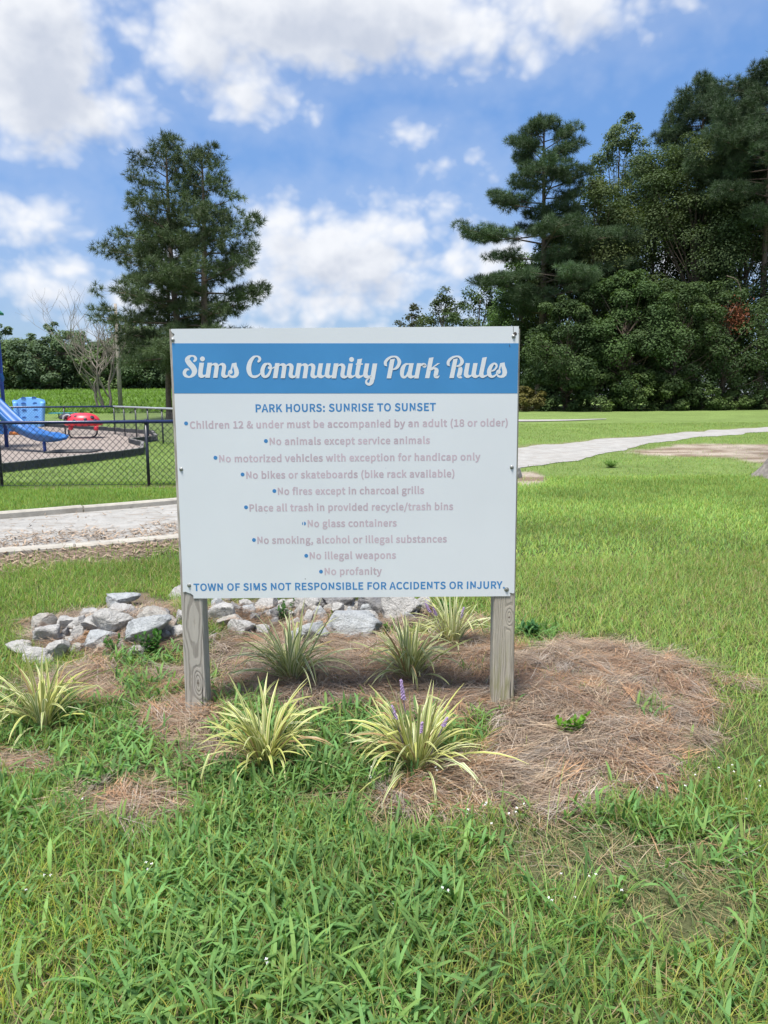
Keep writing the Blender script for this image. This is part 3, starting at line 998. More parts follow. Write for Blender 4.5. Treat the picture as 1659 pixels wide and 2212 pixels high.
# letter outlines for the typed lines: advance, then closed loops of points (1000 per em)
GLYPHS = {
'&':(595,'227,-11 280,-6 329,9 372,32 411,62 450,37 488,16 524,0 559,-11 580,55 553,64 523,78 492,95 460,116 496,168 526,224 552,283 572,346 498,346 481,293 460,243 436,198 408,157 363,197 320,241 280,288 245,337 298,377 344,420 377,469 390,527 381,578 356,618 317,644 263,653 203,641 157,610 127,562 116,502 119,467 128,429 141,391 158,352 111,316 70,275 42,225 32,166 46,95 86,39 147,2/359,104 330,83 300,67 269,56 236,53 186,61 146,85 119,122 109,171 116,206 133,239 159,268 191,296 227,244 268,195 312,148/215,390 202,419 193,448 187,476 185,503 190,540 206,570 231,590 264,597 292,591 311,575 321,552 325,525 316,486 292,451 257,420'),
'(':(296,'209,-172 258,-150 209,-52 174,52 154,161 147,272 154,383 174,491 209,595 258,693 209,716 155,615 115,509 89,395 81,272 89,148 115,35 155,-71'),
')':(296,'87,-172 141,-71 181,35 207,148 215,272 207,395 181,509 141,615 87,716 37,693 86,595 121,491 143,383 150,272 143,161 121,52 86,-52 37,-150'),
',':(244,'66,-166 119,-136 159,-94 185,-43 193,17 189,56 176,85 154,104 126,110 103,106 84,95 71,78 66,54 70,31 83,13 102,2 124,-2 134,-1 128,-38 110,-71 83,-98 46,-119'),
'.':(244,'122,-11 144,-7 162,5 175,24 179,49 175,74 162,93 144,106 122,110 99,106 81,93 68,74 64,49 68,24 81,5 99,-7'),
'/':(343,'10,-157 68,-157 330,695 272,695'),
'1':(486,'77,0 429,0 429,67 300,67 300,642 239,642 211,628 181,615 146,605 106,596 106,545 221,545 221,67 77,67'),
'2':(486,'39,0 442,0 442,69 264,69 239,69 212,67 185,65 159,63 262,168 342,269 393,368 411,465 398,542 361,602 302,640 224,653 167,646 118,628 75,598 35,559 81,514 110,544 142,567 177,583 214,588 267,579 303,552 325,512 333,461 315,375 261,279 169,171 39,47'),
'8':(486,'245,-11 327,1 390,37 431,89 446,154 437,213 413,260 378,295 338,323 338,327 367,355 394,391 415,434 423,482 411,550 376,604 321,639 247,651 177,639 121,606 84,555 71,488 78,441 97,401 124,368 158,341 158,337 114,308 77,269 50,219 40,159 56,91 98,37 163,1/289,348 234,372 188,401 156,439 144,488 151,531 172,563 205,584 246,592 292,583 326,559 347,523 355,478 350,443 338,410 317,378/246,48 192,57 150,82 121,119 111,166 118,210 136,249 164,284 200,312 265,284 319,253 356,212 369,157 361,113 336,78 297,56'),
':':(244,'122,341 144,346 162,358 175,378 179,403 175,427 162,447 144,459 122,464 99,459 81,447 68,427 64,403 68,378 81,358 99,346/122,-11 144,-7 162,5 175,24 179,49 175,74 162,93 144,106 122,110 99,106 81,93 68,74 64,49 68,24 81,5 99,-7'),
'A':(532,'4,0 85,0 147,196 382,196 443,0 529,0 311,642 221,642/167,260 199,359 215,413 232,466 247,521 263,576 266,576 331,359 362,260'),
'B':(575,'88,0 292,0 391,12 468,47 518,106 536,188 526,247 499,292 458,323 405,341 405,346 445,367 475,399 493,439 499,485 483,557 437,606 367,633 278,642 88,642/169,369 169,578 268,578 334,572 381,554 410,522 419,474 411,430 383,397 335,377 264,369/169,65 169,306 281,306 356,300 411,278 445,242 456,191 444,135 410,95 355,72 281,65'),
'C':(559,'330,-11 389,-5 441,13 486,41 527,81 482,132 450,102 415,79 377,64 334,60 251,78 188,131 148,214 134,323 149,431 190,513 254,564 336,582 375,578 410,565 440,546 467,522 511,574 479,604 439,629 390,646 335,653 222,630 132,564 72,460 51,320 72,181 130,76 219,11'),
'D':(602,'88,0 252,0 380,22 474,85 531,187 551,323 531,459 473,559 379,621 249,642 88,642/169,67 169,576 242,576 341,559 411,511 453,431 467,323 453,215 411,134 341,84 242,67'),
'E':(516,'88,0 467,0 467,69 169,69 169,303 412,303 412,372 169,372 169,573 458,573 458,642 88,642'),
'F':(483,'88,0 169,0 169,288 414,288 414,356 169,356 169,573 458,573 458,642 88,642'),
'H':(637,'88,0 169,0 169,303 468,303 468,0 550,0 550,642 468,642 468,373 169,373 169,642 88,642'),
'I':(257,'88,0 169,0 169,642 88,642'),
'J':(468,'207,-11 288,4 343,47 374,110 384,188 384,642 303,642 303,196 296,134 277,91 245,67 200,60 167,64 137,76 111,99 88,132 31,90 63,46 103,14 151,-5'),
'K':(566,'88,0 169,0 169,203 279,334 472,0 562,0 330,398 531,642 439,642 171,320 169,320 169,642 88,642'),
'L':(475,'88,0 450,0 450,69 169,69 169,642 88,642'),
'M':(711,'88,0 161,0 161,355 160,400 158,450 154,499 151,544 154,544 206,398 327,65 382,65 502,398 554,544 558,544 554,499 551,450 548,400 547,355 547,0 622,0 622,642 525,642 403,298 358,165 355,165 308,298 186,642 88,642'),
'N':(633,'88,0 165,0 165,337 164,388 161,438 158,488 155,537 158,537 228,405 461,0 544,0 544,642 467,642 467,308 468,257 471,206 475,154 479,105 474,105 405,237 171,642 88,642'),
'O':(650,'325,-11 436,12 522,79 579,184 599,323 579,461 522,565 436,630 325,653 214,630 127,565 71,461 51,323 71,184 127,79 214,12/325,60 246,78 186,131 147,214 134,323 147,431 186,513 246,564 325,582 403,564 463,513 502,431 516,323 502,214 463,131 403,78'),
'P':(554,'88,0 169,0 169,256 275,256 371,267 446,304 494,365 511,453 494,542 445,600 369,632 271,642 88,642/169,321 169,576 261,576 335,570 388,550 420,512 431,453 421,394 390,353 338,329 264,321'),
'R':(556,'169,337 169,576 277,576 343,570 392,551 422,515 432,462 422,407 392,368 343,345 277,337/440,0 531,0 369,281 428,304 473,342 503,394 513,462 496,546 450,602 379,632 289,642 88,642 88,0 169,0 169,272 284,272'),
'S':(522,'266,-11 357,3 425,42 469,99 484,171 474,233 446,280 404,315 352,342 261,382 223,398 189,420 164,449 154,489 163,528 187,557 225,576 274,582 316,578 355,566 389,547 420,523 462,574 425,606 380,631 329,647 274,653 193,640 129,605 87,551 72,483 84,422 115,375 157,342 202,319 294,278 337,258 371,236 394,206 402,164 393,121 366,88 324,67 267,60 218,65 171,81 128,106 90,139 42,83 87,44 141,14 200,-5'),
'T':(524,'221,0 303,0 303,573 497,573 497,642 27,642 27,573 221,573'),
'U':(631,'316,-11 407,3 480,49 529,134 546,264 546,642 468,642 468,263 456,166 424,103 376,70 316,60 257,70 210,103 178,166 166,263 166,642 86,642 86,264 103,134 152,49 225,3'),
'W':(769,'158,0 255,0 350,387 383,533 386,533 418,387 515,0 613,0 745,642 668,642 599,292 564,84 558,84 513,292 424,642 349,642 261,292 215,84 212,84 173,292 106,642 23,642'),
'Y':(465,'192,0 272,0 272,249 466,642 382,642 299,460 235,320 231,320 168,460 85,642 -1,642 192,249'),
'a':(493,'190,-11 233,-6 274,9 312,30 348,57 350,57 357,0 423,0 423,292 413,373 384,434 333,474 258,488 203,482 152,467 108,447 72,425 102,370 133,389 167,405 205,417 245,421 293,411 323,384 339,346 343,301 212,278 122,242 69,192 52,123 62,66 91,24 135,-2/213,53 180,58 153,71 135,94 129,129 140,171 176,204 242,230 343,248 343,116 310,88 278,69 246,57'),
'b':(541,'290,-11 368,6 434,56 479,136 496,245 484,345 448,421 388,470 307,488 267,482 229,468 192,447 158,421 161,506 161,697 81,697 81,0 144,0 151,49 155,49 187,24 221,5 256,-7/277,56 251,59 222,67 192,82 161,105 161,355 194,383 226,404 257,416 287,420 345,408 384,372 406,316 413,244 403,165 374,106 331,69'),
'c':(447,'268,-11 310,-7 350,5 388,23 422,48 387,102 363,84 336,69 307,59 275,55 215,68 169,105 138,163 128,237 139,312 170,370 218,407 277,420 304,417 328,409 351,396 372,379 412,432 385,453 354,471 317,483 274,488 187,471 114,422 64,343 46,237 63,132 109,54 180,5'),
'd':(543,'242,-11 284,-6 322,9 357,30 387,56 390,56 397,0 462,0 462,697 382,697 382,514 386,432 355,455 324,473 291,484 252,488 174,470 109,420 63,341 46,237 60,132 100,54 162,5/260,56 204,68 163,104 137,161 129,238 139,312 169,370 213,407 266,420 295,417 324,409 353,393 382,370 382,121 352,92 322,72 292,60'),
'e':(485,'273,-11 319,-8 360,3 396,18 429,37 401,90 374,74 345,62 315,55 282,53 220,64 171,98 138,150 124,219 445,219 448,264 436,356 399,427 339,472 258,488 179,470 111,420 63,342 46,237 63,132 112,54 184,5/123,276 139,339 170,385 212,414 260,424 310,414 347,386 370,339 378,276'),
'f':(285,'29,411 94,411 94,0 173,0 173,411 274,411 274,475 173,475 173,551 177,591 190,620 211,638 241,644 258,643 276,638 294,631 312,693 294,699 275,704 254,707 232,708 170,697 127,666 102,617 94,551 94,475 29,471'),
'g':(494,'241,-219 340,-206 416,-170 465,-117 481,-54 471,-3 440,32 388,52 316,59 222,59 182,63 157,73 143,90 139,110 143,133 154,152 170,167 192,158 216,153 240,151 308,162 364,195 401,247 414,316 411,346 403,372 391,395 376,414 473,414 473,475 307,475 288,482 266,486 240,488 172,476 115,442 76,388 62,318 67,277 81,242 101,212 124,190 124,186 105,171 89,150 76,126 72,98 75,72 84,51 98,33 115,20 115,16 85,-7 63,-33 49,-62 45,-92 59,-146 99,-186 161,-210/240,205 201,213 169,235 147,271 139,318 147,365 169,400 201,421 240,429 280,421 312,400 334,365 341,318 333,271 311,235 279,213/252,-164 194,-158 151,-141 124,-115 115,-81 117,-60 126,-39 141,-19 163,0 184,-4 205,-6 224,-7 306,-7 348,-10 378,-20 396,-39 403,-67 392,-103 362,-134 314,-156'),
'h':(531,'81,0 161,0 161,345 194,377 225,399 256,413 291,418 331,410 359,388 376,348 381,291 381,0 460,0 460,301 452,381 425,440 380,475 315,488 269,481 228,464 192,439 158,408 161,506 161,697 81,697'),
'i':(241,'81,0 161,0 161,475 81,475/121,573 142,577 159,588 170,605 174,627 167,654 149,672 121,678 93,672 75,654 68,627 75,599 93,580'),
'k':(483,'81,0 159,0 159,125 249,229 388,0 474,0 295,284 453,475 364,475 163,225 159,225 159,697 81,697'),
'l':(249,'165,-11 184,-10 199,-8 211,-4 200,57 192,56 187,55 183,55 172,59 164,70 161,89 161,697 81,697 81,95 85,50 100,16 126,-4'),
'm':(811,'81,0 161,0 161,345 193,377 223,400 252,413 280,418 319,410 347,388 363,348 369,291 369,0 448,0 448,345 481,377 511,400 540,413 568,418 607,410 635,388 651,348 657,291 657,0 736,0 736,301 727,381 701,440 656,475 593,488 550,481 511,462 472,433 435,397 417,434 390,463 353,481 304,488 263,481 224,464 189,438 156,406 154,406 146,475 81,475'),
'n':(534,'81,0 161,0 161,345 194,377 225,399 256,413 291,418 331,410 359,388 376,348 381,291 381,0 460,0 460,301 452,381 425,440 380,475 315,488 269,481 228,464 190,438 156,406 154,406 146,475 81,475'),
'o':(531,'265,-11 349,5 419,54 467,132 485,237 467,343 419,422 349,471 265,488 182,471 112,422 63,343 46,237 63,132 112,54 182,5/265,55 209,68 166,105 138,163 128,237 138,312 166,370 209,407 265,420 322,407 365,370 393,312 404,237 393,163 365,105 322,68'),
'p':(543,'81,-200 161,-200 161,-39 158,44 191,20 224,3 257,-8 290,-11 368,6 434,56 479,136 496,245 484,345 448,421 388,470 307,488 266,482 227,467 190,446 156,420 154,420 146,475 81,475/277,56 251,59 223,67 192,82 161,105 161,355 194,383 226,404 257,416 287,420 345,408 384,372 406,316 413,244 403,165 374,106 331,69'),
'r':(340,'81,0 161,0 161,305 187,357 218,391 249,410 280,416 298,415 312,412 327,408 341,477 326,483 310,487 291,488 252,481 216,461 184,430 156,389 154,389 146,475 81,475'),
's':(410,'205,-11 279,0 333,30 366,75 377,130 364,186 331,226 285,253 233,274 194,289 162,306 139,327 130,356 136,383 152,405 180,420 219,425 249,422 276,413 302,400 327,383 365,433 335,454 300,472 261,483 218,488 148,477 97,448 65,406 54,353 67,300 98,263 143,236 193,215 232,200 267,181 292,157 301,125 295,96 278,73 249,57 207,51 167,55 131,66 98,84 67,108 28,54 65,28 108,7 155,-6'),
't':(330,'229,-11 252,-10 275,-6 297,0 318,6 302,67 285,60 266,55 248,53 213,59 190,77 178,106 174,144 174,411 304,411 304,475 174,475 174,609 108,609 99,475 24,471 24,411 95,411 95,147 101,82 124,32 166,0'),
'u':(531,'220,-11 265,-5 306,12 342,39 376,74 379,74 385,0 452,0 452,475 372,475 372,138 340,102 309,77 278,62 243,58 203,65 175,88 159,127 154,184 154,475 74,475 74,174 82,94 109,36 154,1'),
'v':(456,'183,0 277,0 445,475 366,475 276,205 232,65 228,65 184,205 95,475 11,475'),
'w':(702,'156,0 249,0 316,255 348,393 353,393 385,256 453,0 551,0 679,475 602,475 533,200 504,68 500,68 467,200 392,475 314,475 240,200 208,68 204,68 176,200 105,475 24,475'),
'x':(436,'13,0 97,0 161,111 209,196 214,196 265,111 335,0 423,0 266,240 411,475 327,475 269,371 227,291 222,291 176,371 112,475 25,475 170,248'),
'y':(456,'88,-205 151,-192 200,-157 238,-105 266,-40 445,475 367,475 281,212 242,77 238,77 226,111 214,145 202,179 191,212 95,475 11,475 202,-1 192,-37 174,-78 151,-110 121,-131 85,-139 48,-131 32,-195 49,-200 67,-204'),
'z':(416,'31,0 390,0 390,65 131,65 383,432 383,475 58,475 58,411 281,411 31,43'),
' ':(196,''),
}

# ------------------------------------------------------------------ the rules sign
PC = [(378, 720), (1120, 712), (1107.5, 1293), (391.5, 1301)]      # panel corners seen in the photo
PW, PH = 1.524, 1.213
DEP = 3.43
cpx = sum(p[0] for p in PC) / 4; cpy = sum(p[1] for p in PC) / 4
dirv = fw + (cpx - CX) / F * RV + (CY - cpy) / F * UV
PCEN = CAM + dirv * DEP
SIGN_Y = PCEN[1]
# homography photo -> panel (u right, v up, metres from panel centre)
src = PC; dst = [(-PW / 2, PH / 2), (PW / 2, PH / 2), (PW / 2, -PH / 2), (-PW / 2, -PH / 2)]
A_, b_ = [], []
for (x, y), (u, v) in zip(src, dst):
    A_.append([x, y, 1, 0, 0, 0, -u * x, -u * y]); b_.append(u)
    A_.append([0, 0, 0, x, y, 1, -v * x, -v * y]); b_.append(v)
h8 = np.linalg.solve(np.array(A_), np.array(b_))
def hom(x, y):
    w = h8[6] * x + h8[7] * y + 1
    return (h8[0] * x + h8[1] * y + h8[2]) / w, (h8[3] * x + h8[4] * y + h8[5]) / w
def on_panel(u, v, out=0.0):
    return (PCEN[0] + u, SIGN_Y - out, PCEN[2] + v)
def hs(sx_, sy_):            # from source-resolution pixels
    return hom(sx_ / 1.50693, sy_ / 1.50693)

sign = empty('park_rules_sign', (PCEN[0], SIGN_Y, tz(PCEN[0], SIGN_Y)), 'white park rules board with blue header on two weathered wooden posts', 'sign')

TH = .0032
outline = [(378.5, 720), (1107.2, 712.2), (1107.4, 722), (1110, 724.5), (1113.5, 724.5), (1115.5, 727), (1115, 731), (1112, 733), (1108.5, 732.5), (1106, 729), (1106.2, 722), (1106.4, 712.2)]
outline = [(379.5, 720), (1119.5, 712), (1119.5, 727), (1117.5, 727.6), (1119.4, 729.5), (1107.8, 1285.5), (1105.5, 1287.5), (1102, 1286.5), (1099, 1285.8), (1097.2, 1287), (1099.2, 1289), (1098.8, 1293.4),
           (413.5, 1300.6), (413, 1294), (408, 1290), (399, 1287.2), (397, 1285.8), (393, 1287), (390.8, 1286.6), (380.5, 749), (379.3, 746), (379.2, 738.5), (384.2, 735.5), (386.3, 732.3), (385, 729.5), (382.5, 729.2), (379.8, 725.3), (378.3, 724)]
mb = MB()
mb.prism([on_panel(*hom(*p)) for p in outline], (0, TH, 0))
# n-gon front faces need triangulating for clean shading
panel = mb.build('sign_panel', M['panel'], sign)
bmx = bmesh.new(); bmx.from_mesh(panel.data); bmesh.ops.triangulate(bmx, faces=bmx.faces[:]); bmx.to_mesh(panel.data); bmx.free()

mb = MB()
band = [(380.2, 750.5), (1118.8, 748.2), (1116.2, 854.8), (382.5, 857)]
q = [on_panel(*hom(*p), .0006) for p in band]
mb.prism(q, (0, .0005, 0))
mb.build('header_band', M['panel_band'], panel)

# --- title lettering drawn as pen strokes: each point is (x, y, pen width) on an enlarged detail of the photo
def ribbon(mb, pts, z, conv, flat=False):
    P = catmull(pts, 7)
    n = len(P)
    vs = []
    L_, R_ = [], []
    for i in range(n):
        a = P[max(i - 1, 0)][:2]; e = P[min(i + 1, n - 1)][:2]
        t = (e - a) / (np.linalg.norm(e - a) + 1e-9); nn = np.array([-t[1], t[0]])
        L_.append(P[i][:2] + nn * P[i][2] / 2); R_.append(P[i][:2] - nn * P[i][2] / 2)
    for i in range(n):
        vs += [conv(*L_[i], z), conv(*R_[i], z)]
    mb.add(vs, [(2 * i, 2 * i + 1, 2 * i + 3, 2 * i + 2) for i in range(n - 1)])
    for i in (0, n - 1):
        c0 = P[i]
        disc(mb, c0[0], c0[1], c0[2] / 2, nextz(), conv)
def disc(mb, x, y, r_, z, conv, n=18):
    mb.add([conv(x + r_ * math.cos(2 * math.pi * k / n), y + r_ * math.sin(2 * math.pi * k / n), z) for k in range(n)], [tuple(range(n))])
def flatpoly(mb, poly, z, conv):
    tri = tessellate_polygon([[Vector((p[0], p[1], 0)) for p in poly]])
    mb.add([conv(p[0], p[1], z) for p in poly], [tuple(t) for t in tri])

title = MB()
zlev = [0]
def nextz():          # neighbouring pen strokes lie on slightly different layers of vinyl
    zlev[0] = (zlev[0] + 1) % 9
    return .0008 + .00018 * zlev[0]
def mk(ox):
    return lambda x, y, z: on_panel(*hs(ox + x / 6.1444, 1140 + y / 6.1444), z)
def sh(poly, dx, dy=0): return [(p[0] + dx, p[1] + dy) + tuple(p[2:]) for p in poly]
c1, c2, c3, c4, c5 = mk(590), mk(800), mk(1030), mk(1240), mk(1420)
S1 = [(330, 292, 44), (354, 268, 52), (357, 235, 52), (332, 203, 42), (285, 191, 32), (232, 207, 56), (193, 265, 96), (232, 338, 106), (300, 415, 108), (329, 490, 104), (300, 560, 76), (228, 607, 36), (152, 582, 60), (128, 530, 68), (150, 478, 62), (192, 458, 40), (222, 470, 14)]
ribbon(title, S1, nextz(), c1)
disc(title, 492, 250, 49, nextz(), c1)
I1 = [(430, 325), (522, 325), (489, 520), (490, 556), (512, 568), (545, 557), (560, 545), (565, 590), (530, 602), (490, 622), (450, 626), (412, 602), (399, 560), (404, 500)]
ST = [(592, 325), (680, 325), (630, 622), (540, 622)]
AR1 = [(664, 380), (676, 352), (720, 330), (755, 325), (793, 342), (815, 380), (812, 420), (780, 622), (694, 622), (728, 425), (728, 392), (712, 375), (690, 375), (666, 392)]
AR2 = [(806, 380), (815, 360), (850, 335), (890, 325), (933, 343), (957, 385), (956, 430), (935, 540), (943, 566), (962, 572), (990, 563), (1004, 552), (1004, 588), (972, 612), (932, 626), (885, 616), (857, 583), (855, 540), (877, 432), (878, 396), (862, 375), (838, 376), (808, 396)]
SS_A = [(1072, 336), (1160, 320), (1168, 385), (1198, 460), (1208, 522), (1190, 580), (1142, 618), (1085, 626), (1032, 616), (998, 585), (990, 556), (1010, 540), (1024, 548), (1042, 572), (1075, 582), (1102, 568), (1117, 530), (1112, 470), (1092, 392), (1064, 485), (1038, 470)]
for poly in (I1, ST, AR1, AR2, SS_A): flatpoly(title, poly, nextz(), c1)
disc(title, 1040, 505, 43, nextz(), c1); ribbon(title, [(1003, 575, 22), (1000, 540, 26), (1012, 510, 40)], nextz(), c1)
ribbon(title, [(308, 296, 44), (332, 268, 52), (332, 232, 52), (308, 205, 40), (262, 195, 32), (205, 222, 58), (140, 315, 84), (113, 430, 94), (128, 530, 82), (172, 588, 54), (238, 598, 52), (300, 573, 38), (345, 532, 26)], nextz(), c2)
ribbon(title, [(482, 342, 38), (425, 368, 66), (383, 470, 82), (390, 560, 74), (425, 599, 50), (488, 572, 56), (535, 490, 46), (553, 415, 40), (530, 355, 50), (482, 342, 38)], nextz(), c2)
disc(title, 523, 420, 34, nextz(), c2); ribbon(title, [(520, 436, 30), (570, 434, 26), (632, 400, 24)], nextz(), c2)
for dx in (0, 431):
    for poly in (sh(ST, 44, 3), sh(AR1, 45, 3), sh(AR2, 42, 3)): flatpoly(title, sh(poly, dx), nextz(), c2)
UU = [(85, 330), (170, 330), (135, 525), (137, 558), (160, 570), (192, 560), (216, 545), (216, 576), (180, 602), (135, 626), (95, 622), (57, 597), (45, 557), (52, 500)]
for dx in (0, 152, 588, 912): flatpoly(title, sh(UU, dx), nextz(), c3)
flatpoly(title, [(383, 330), (475, 330), (422, 626), (333, 626)], nextz(), c3)
flatpoly(title, sh(AR2, -348, 3), nextz(), c3)
disc(title, 733, 252, 48, nextz(), c3)
flatpoly(title, [(850, 247), (942, 235), (880, 525), (882, 558), (905, 570), (940, 560), (966, 545), (966, 576), (925, 602), (880, 626), (840, 622), (807, 597), (797, 557), (805, 500)], nextz(), c3)
flatpoly(title, [(818, 330), (956, 330), (950, 356), (813, 356)], nextz(), c3)
flatpoly(title, [(1150, 330), (1240, 330), (1184, 645), (1092, 640)], nextz(), c3)
ribbon(title, [(1139, 630, 90), (1118, 705, 78), (1068, 742, 54), (1020, 715, 46), (1020, 668, 36), (1058, 626, 30), (1112, 594, 28)], nextz(), c3)
PS = [(205, 249), (297, 235), (218, 622), (130, 622)]
PB = [(138, 381, 12), (112, 350, 56), (112, 300, 58), (148, 250, 54), (210, 207, 42), (280, 193, 34), (342, 211, 48), (384, 285, 72), (374, 350, 66), (332, 412, 56), (280, 440, 32), (250, 442, 24)]
flatpoly(title, PS, nextz(), c4); ribbon(title, PB, nextz(), c4)
ribbon(title, [(575, 338, 26), (510, 345, 44), (458, 410, 78), (435, 510, 80), (444, 580, 62), (488, 598, 48), (530, 562, 34), (556, 500, 30)], nextz(), c4)
flatpoly(title, [(583, 322), (670, 322), (628, 525), (630, 558), (650, 570), (686, 558), (692, 585), (660, 607), (610, 625), (567, 612), (540, 580), (540, 540)], nextz(), c4)
flatpoly(title, [(735, 322), (820, 322), (762, 622), (675, 622)], nextz(), c4)
ribbon(title, [(806, 372, 26), (838, 345, 44), (878, 345, 54), (884, 362, 60)], nextz(), c4); disc(title, 880, 368, 42, nextz(), c4)
flatpoly(title, [(972, 218), (1062, 204), (975, 616), (888, 616)], nextz(), c4)
flatpoly(title, [(1138, 320), (1190, 320), (1070, 398), (1035, 440), (990, 465), (1010, 412), (1050, 388)], nextz(), c4)
ribbon(title, [(1003, 445, 44), (1072, 420, 40), (1116, 455, 80), (1108, 520, 82), (1100, 575, 78), (1138, 597, 42), (1172, 568, 14)], nextz(), c4)
flatpoly(title, [(345, 240), (432, 227), (352, 613), (263, 613)], nextz(), c5)
ribbon(title, [(271, 374, 12), (245, 342, 56), (245, 295, 58), (280, 245, 54), (342, 202, 42), (412, 186, 34), (474, 205, 48), (517, 275, 70), (503, 328, 64), (462, 366, 42), (408, 382, 24)], nextz(), c5)
ribbon(title, [(402, 380, 24), (448, 380, 44), (483, 425, 80), (470, 510, 84), (455, 570, 80), (490, 598, 44), (512, 604, 14)], nextz(), c5)
for dx in (503, 655): flatpoly(title, sh(UU, dx, -14), nextz(), c5)
flatpoly(title, [(918, 210), (1008, 195), (938, 518), (940, 548), (960, 558), (998, 546), (1022, 530), (1022, 560), (980, 587), (935, 610), (895, 605), (862, 582), (850, 540), (858, 490)], nextz(), c5)
ribbon(title, [(1090, 474, 26), (1150, 450, 34), (1196, 392, 40), (1190, 342, 44), (1146, 325, 38), (1090, 375, 68), (1050, 470, 82), (1060, 550, 76), (1110, 583, 46), (1160, 565, 36), (1202, 530, 24)], nextz(), c5)
flatpoly(title, sh(SS_A, 198, -20), nextz(), c5); disc(title, 1238, 485, 43, nextz(), c5); ribbon(title, sh([(1003, 575, 22), (1000, 540, 26), (1012, 510, 40)], 198, -20), nextz(), c5)
tl = title.build('title_lettering', M['ink_white'], panel)

# --- typed lines
def text_line(s, x0, x1, ybase, cap, bold=29):
    """letters between source pixels x0..x1 with baseline ybase, capital height cap (source px); returns mesh"""
    mid = (x0 + x1) / 2
    uL, vb = hs(x0, ybase); uR, _ = hs(x1, ybase)
    _, vm = hs(mid, ybase); _, vt = hs(mid, ybase - cap)
    trk = 2 * bold * .85
    def area(P): return .5 * sum(P[i - 1][0] * P[i][1] - P[i][0] * P[i - 1][1] for i in range(len(P)))
    penx, vs, fs = 0, [], []
    for ch in s:
        adv, data = GLYPHS[ch]
        if data:
            loops = []
            for lp in data.split('/'):
                pts = [tuple(map(float, q.split(','))) for q in lp.split()]
                keep = []
                for q in pts:
                    if not keep or math.hypot(q[0] - keep[-1][0], q[1] - keep[-1][1]) > 6: keep.append(q)
                if math.hypot(keep[0][0] - keep[-1][0], keep[0][1] - keep[-1][1]) <= 6: keep.pop()
                loops.append(keep)
            sgn = 1 if area(max(loops, key=lambda P: abs(area(P)))) > 0 else -1
            outers, holes = [], []
            for P in loops:
                (outers if area(P) * sgn > 0 else holes).append(P)
            def fat(P, bold=bold):            # embolden: move every outline point outwards
                out = []
                n = len(P)
                for i in range(n):
                    p0, p1, p2 = np.array(P[i - 1]), np.array(P[i]), np.array(P[(i + 1) % n])
                    d1 = (p1 - p0) / np.linalg.norm(p1 - p0); d2 = (p2 - p1) / np.linalg.norm(p2 - p1)
                    n1 = np.array([d1[1], -d1[0]]) * sgn; n2 = np.array([d2[1], -d2[0]]) * sgn
                    nn = n1 + n2
                    l_ = np.linalg.norm(nn)
                    nn = n1 if l_ < 1e-3 else nn / l_
                    cosv = max(.6, float(nn @ n1))
                    q = p1 + nn * bold / cosv
                    out.append((q[0], q[1]))
                return out
            for O in outers:
                inner = [Hh for Hh in holes if in_poly(np.array([Hh[0][0]]), np.array([Hh[0][1]]), O)[0]]
                polys = [fat(O)] + [fat(q, bold * (.3 if ch == 'A' else .7)) for q in inner]
                tri = tessellate_polygon([[Vector((a, c_, 0)) for a, c_ in P] for P in polys])
                flat = [p for P in polys for p in P]
                o = len(vs)
                vs += [(penx + a, c_) for a, c_ in flat]
                fs += [tuple(o + q for q in t) for t in tri]
        penx += adv + trk
    xmin = min(p[0] for p in vs); xmax = max(p[0] for p in vs)
    su = (uR - uL) / (xmax - xmin); sv = (vt - vm) / (642 + 2 * bold)
    return [on_panel(uL + (p[0] - xmin) * su, vm + (p[1] + bold) * sv, .00045) for p in vs], fs
def C4(x, y): return 550 + x / 1.4426, 1050 + y / 1.4426
def C5(x, y): return 550 + x / 1.4426, 1450 + y / 1.4426
hours, notice = MB(), MB()
a = C4(415, 431); e = C4(1253, 431); hours.add(*text_line('PARK HOURS: SUNRISE TO SUNSET', a[0], e[0], a[1], 26))
LN = [(C4, 'Children 12 & under must be accompanied by an adult (18 or older)', 107, 1587, 505, 90, 488),
      (C4, 'No animals except service animals', 477, 1224, 584, 460, 569),
      (C5, 'No motorized vehicles with exception for handicap only', 240, 1459, 86, 223, 71),
      (C5, 'No bikes or skateboards (bike rack available)', 365, 1337, 164, 348, 149),
      (C5, 'No fires except in charcoal grills', 511, 1195, 241, 495, 226),
      (C5, 'Place all trash in provided recycle/trash bins', 377, 1330, 318, 361, 303),
      (C5, 'No glass containers', 648, 1065, 394, 631, 379),
      (C5, 'No smoking, alcohol or illegal substances', 411, 1299, 471, 395, 457),
      (C5, 'No illegal weapons', 655, 1060, 546, 639, 531),
      (C5, 'No profanity', 724, 993, 621, 707, 606)]
for fn, s, x0, x1, yb, bx, by in LN:
    a = fn(x0, yb); e = fn(x1, yb)
    rules = MB(); rules.add(*text_line(s, a[0], e[0], a[1], 23.8)); rules.build('rule_line', M['ink_pink'], panel)
    q = fn(bx, by)
    u, v = hs(*q)
    R_ = .0088
    bullets = MB()
    pts = [(u + R_ * math.cos(2 * math.pi * k / 20), v + R_ * math.sin(2 * math.pi * k / 20)) for k in range(20)]
    if s.startswith('No glass'):
        bullets.add([on_panel(u + R_ * math.cos(t_), v + R_ * math.sin(t_), .00045) for t_ in np.linspace(-1.5, 1.5, 12)], [tuple(range(12))])
        bullets.add([on_panel(u - .0035 + R_ * .6 * math.cos(t_), v + R_ * .9 * math.sin(t_), .00045) for t_ in np.linspace(1.8, 4.5, 10)], [tuple(range(10))])
    else:
        bullets.add([on_panel(p[0], p[1], .00045) for p in pts], [tuple(range(20))])
    bullets.build('bullet', M['ink_blue'], panel)
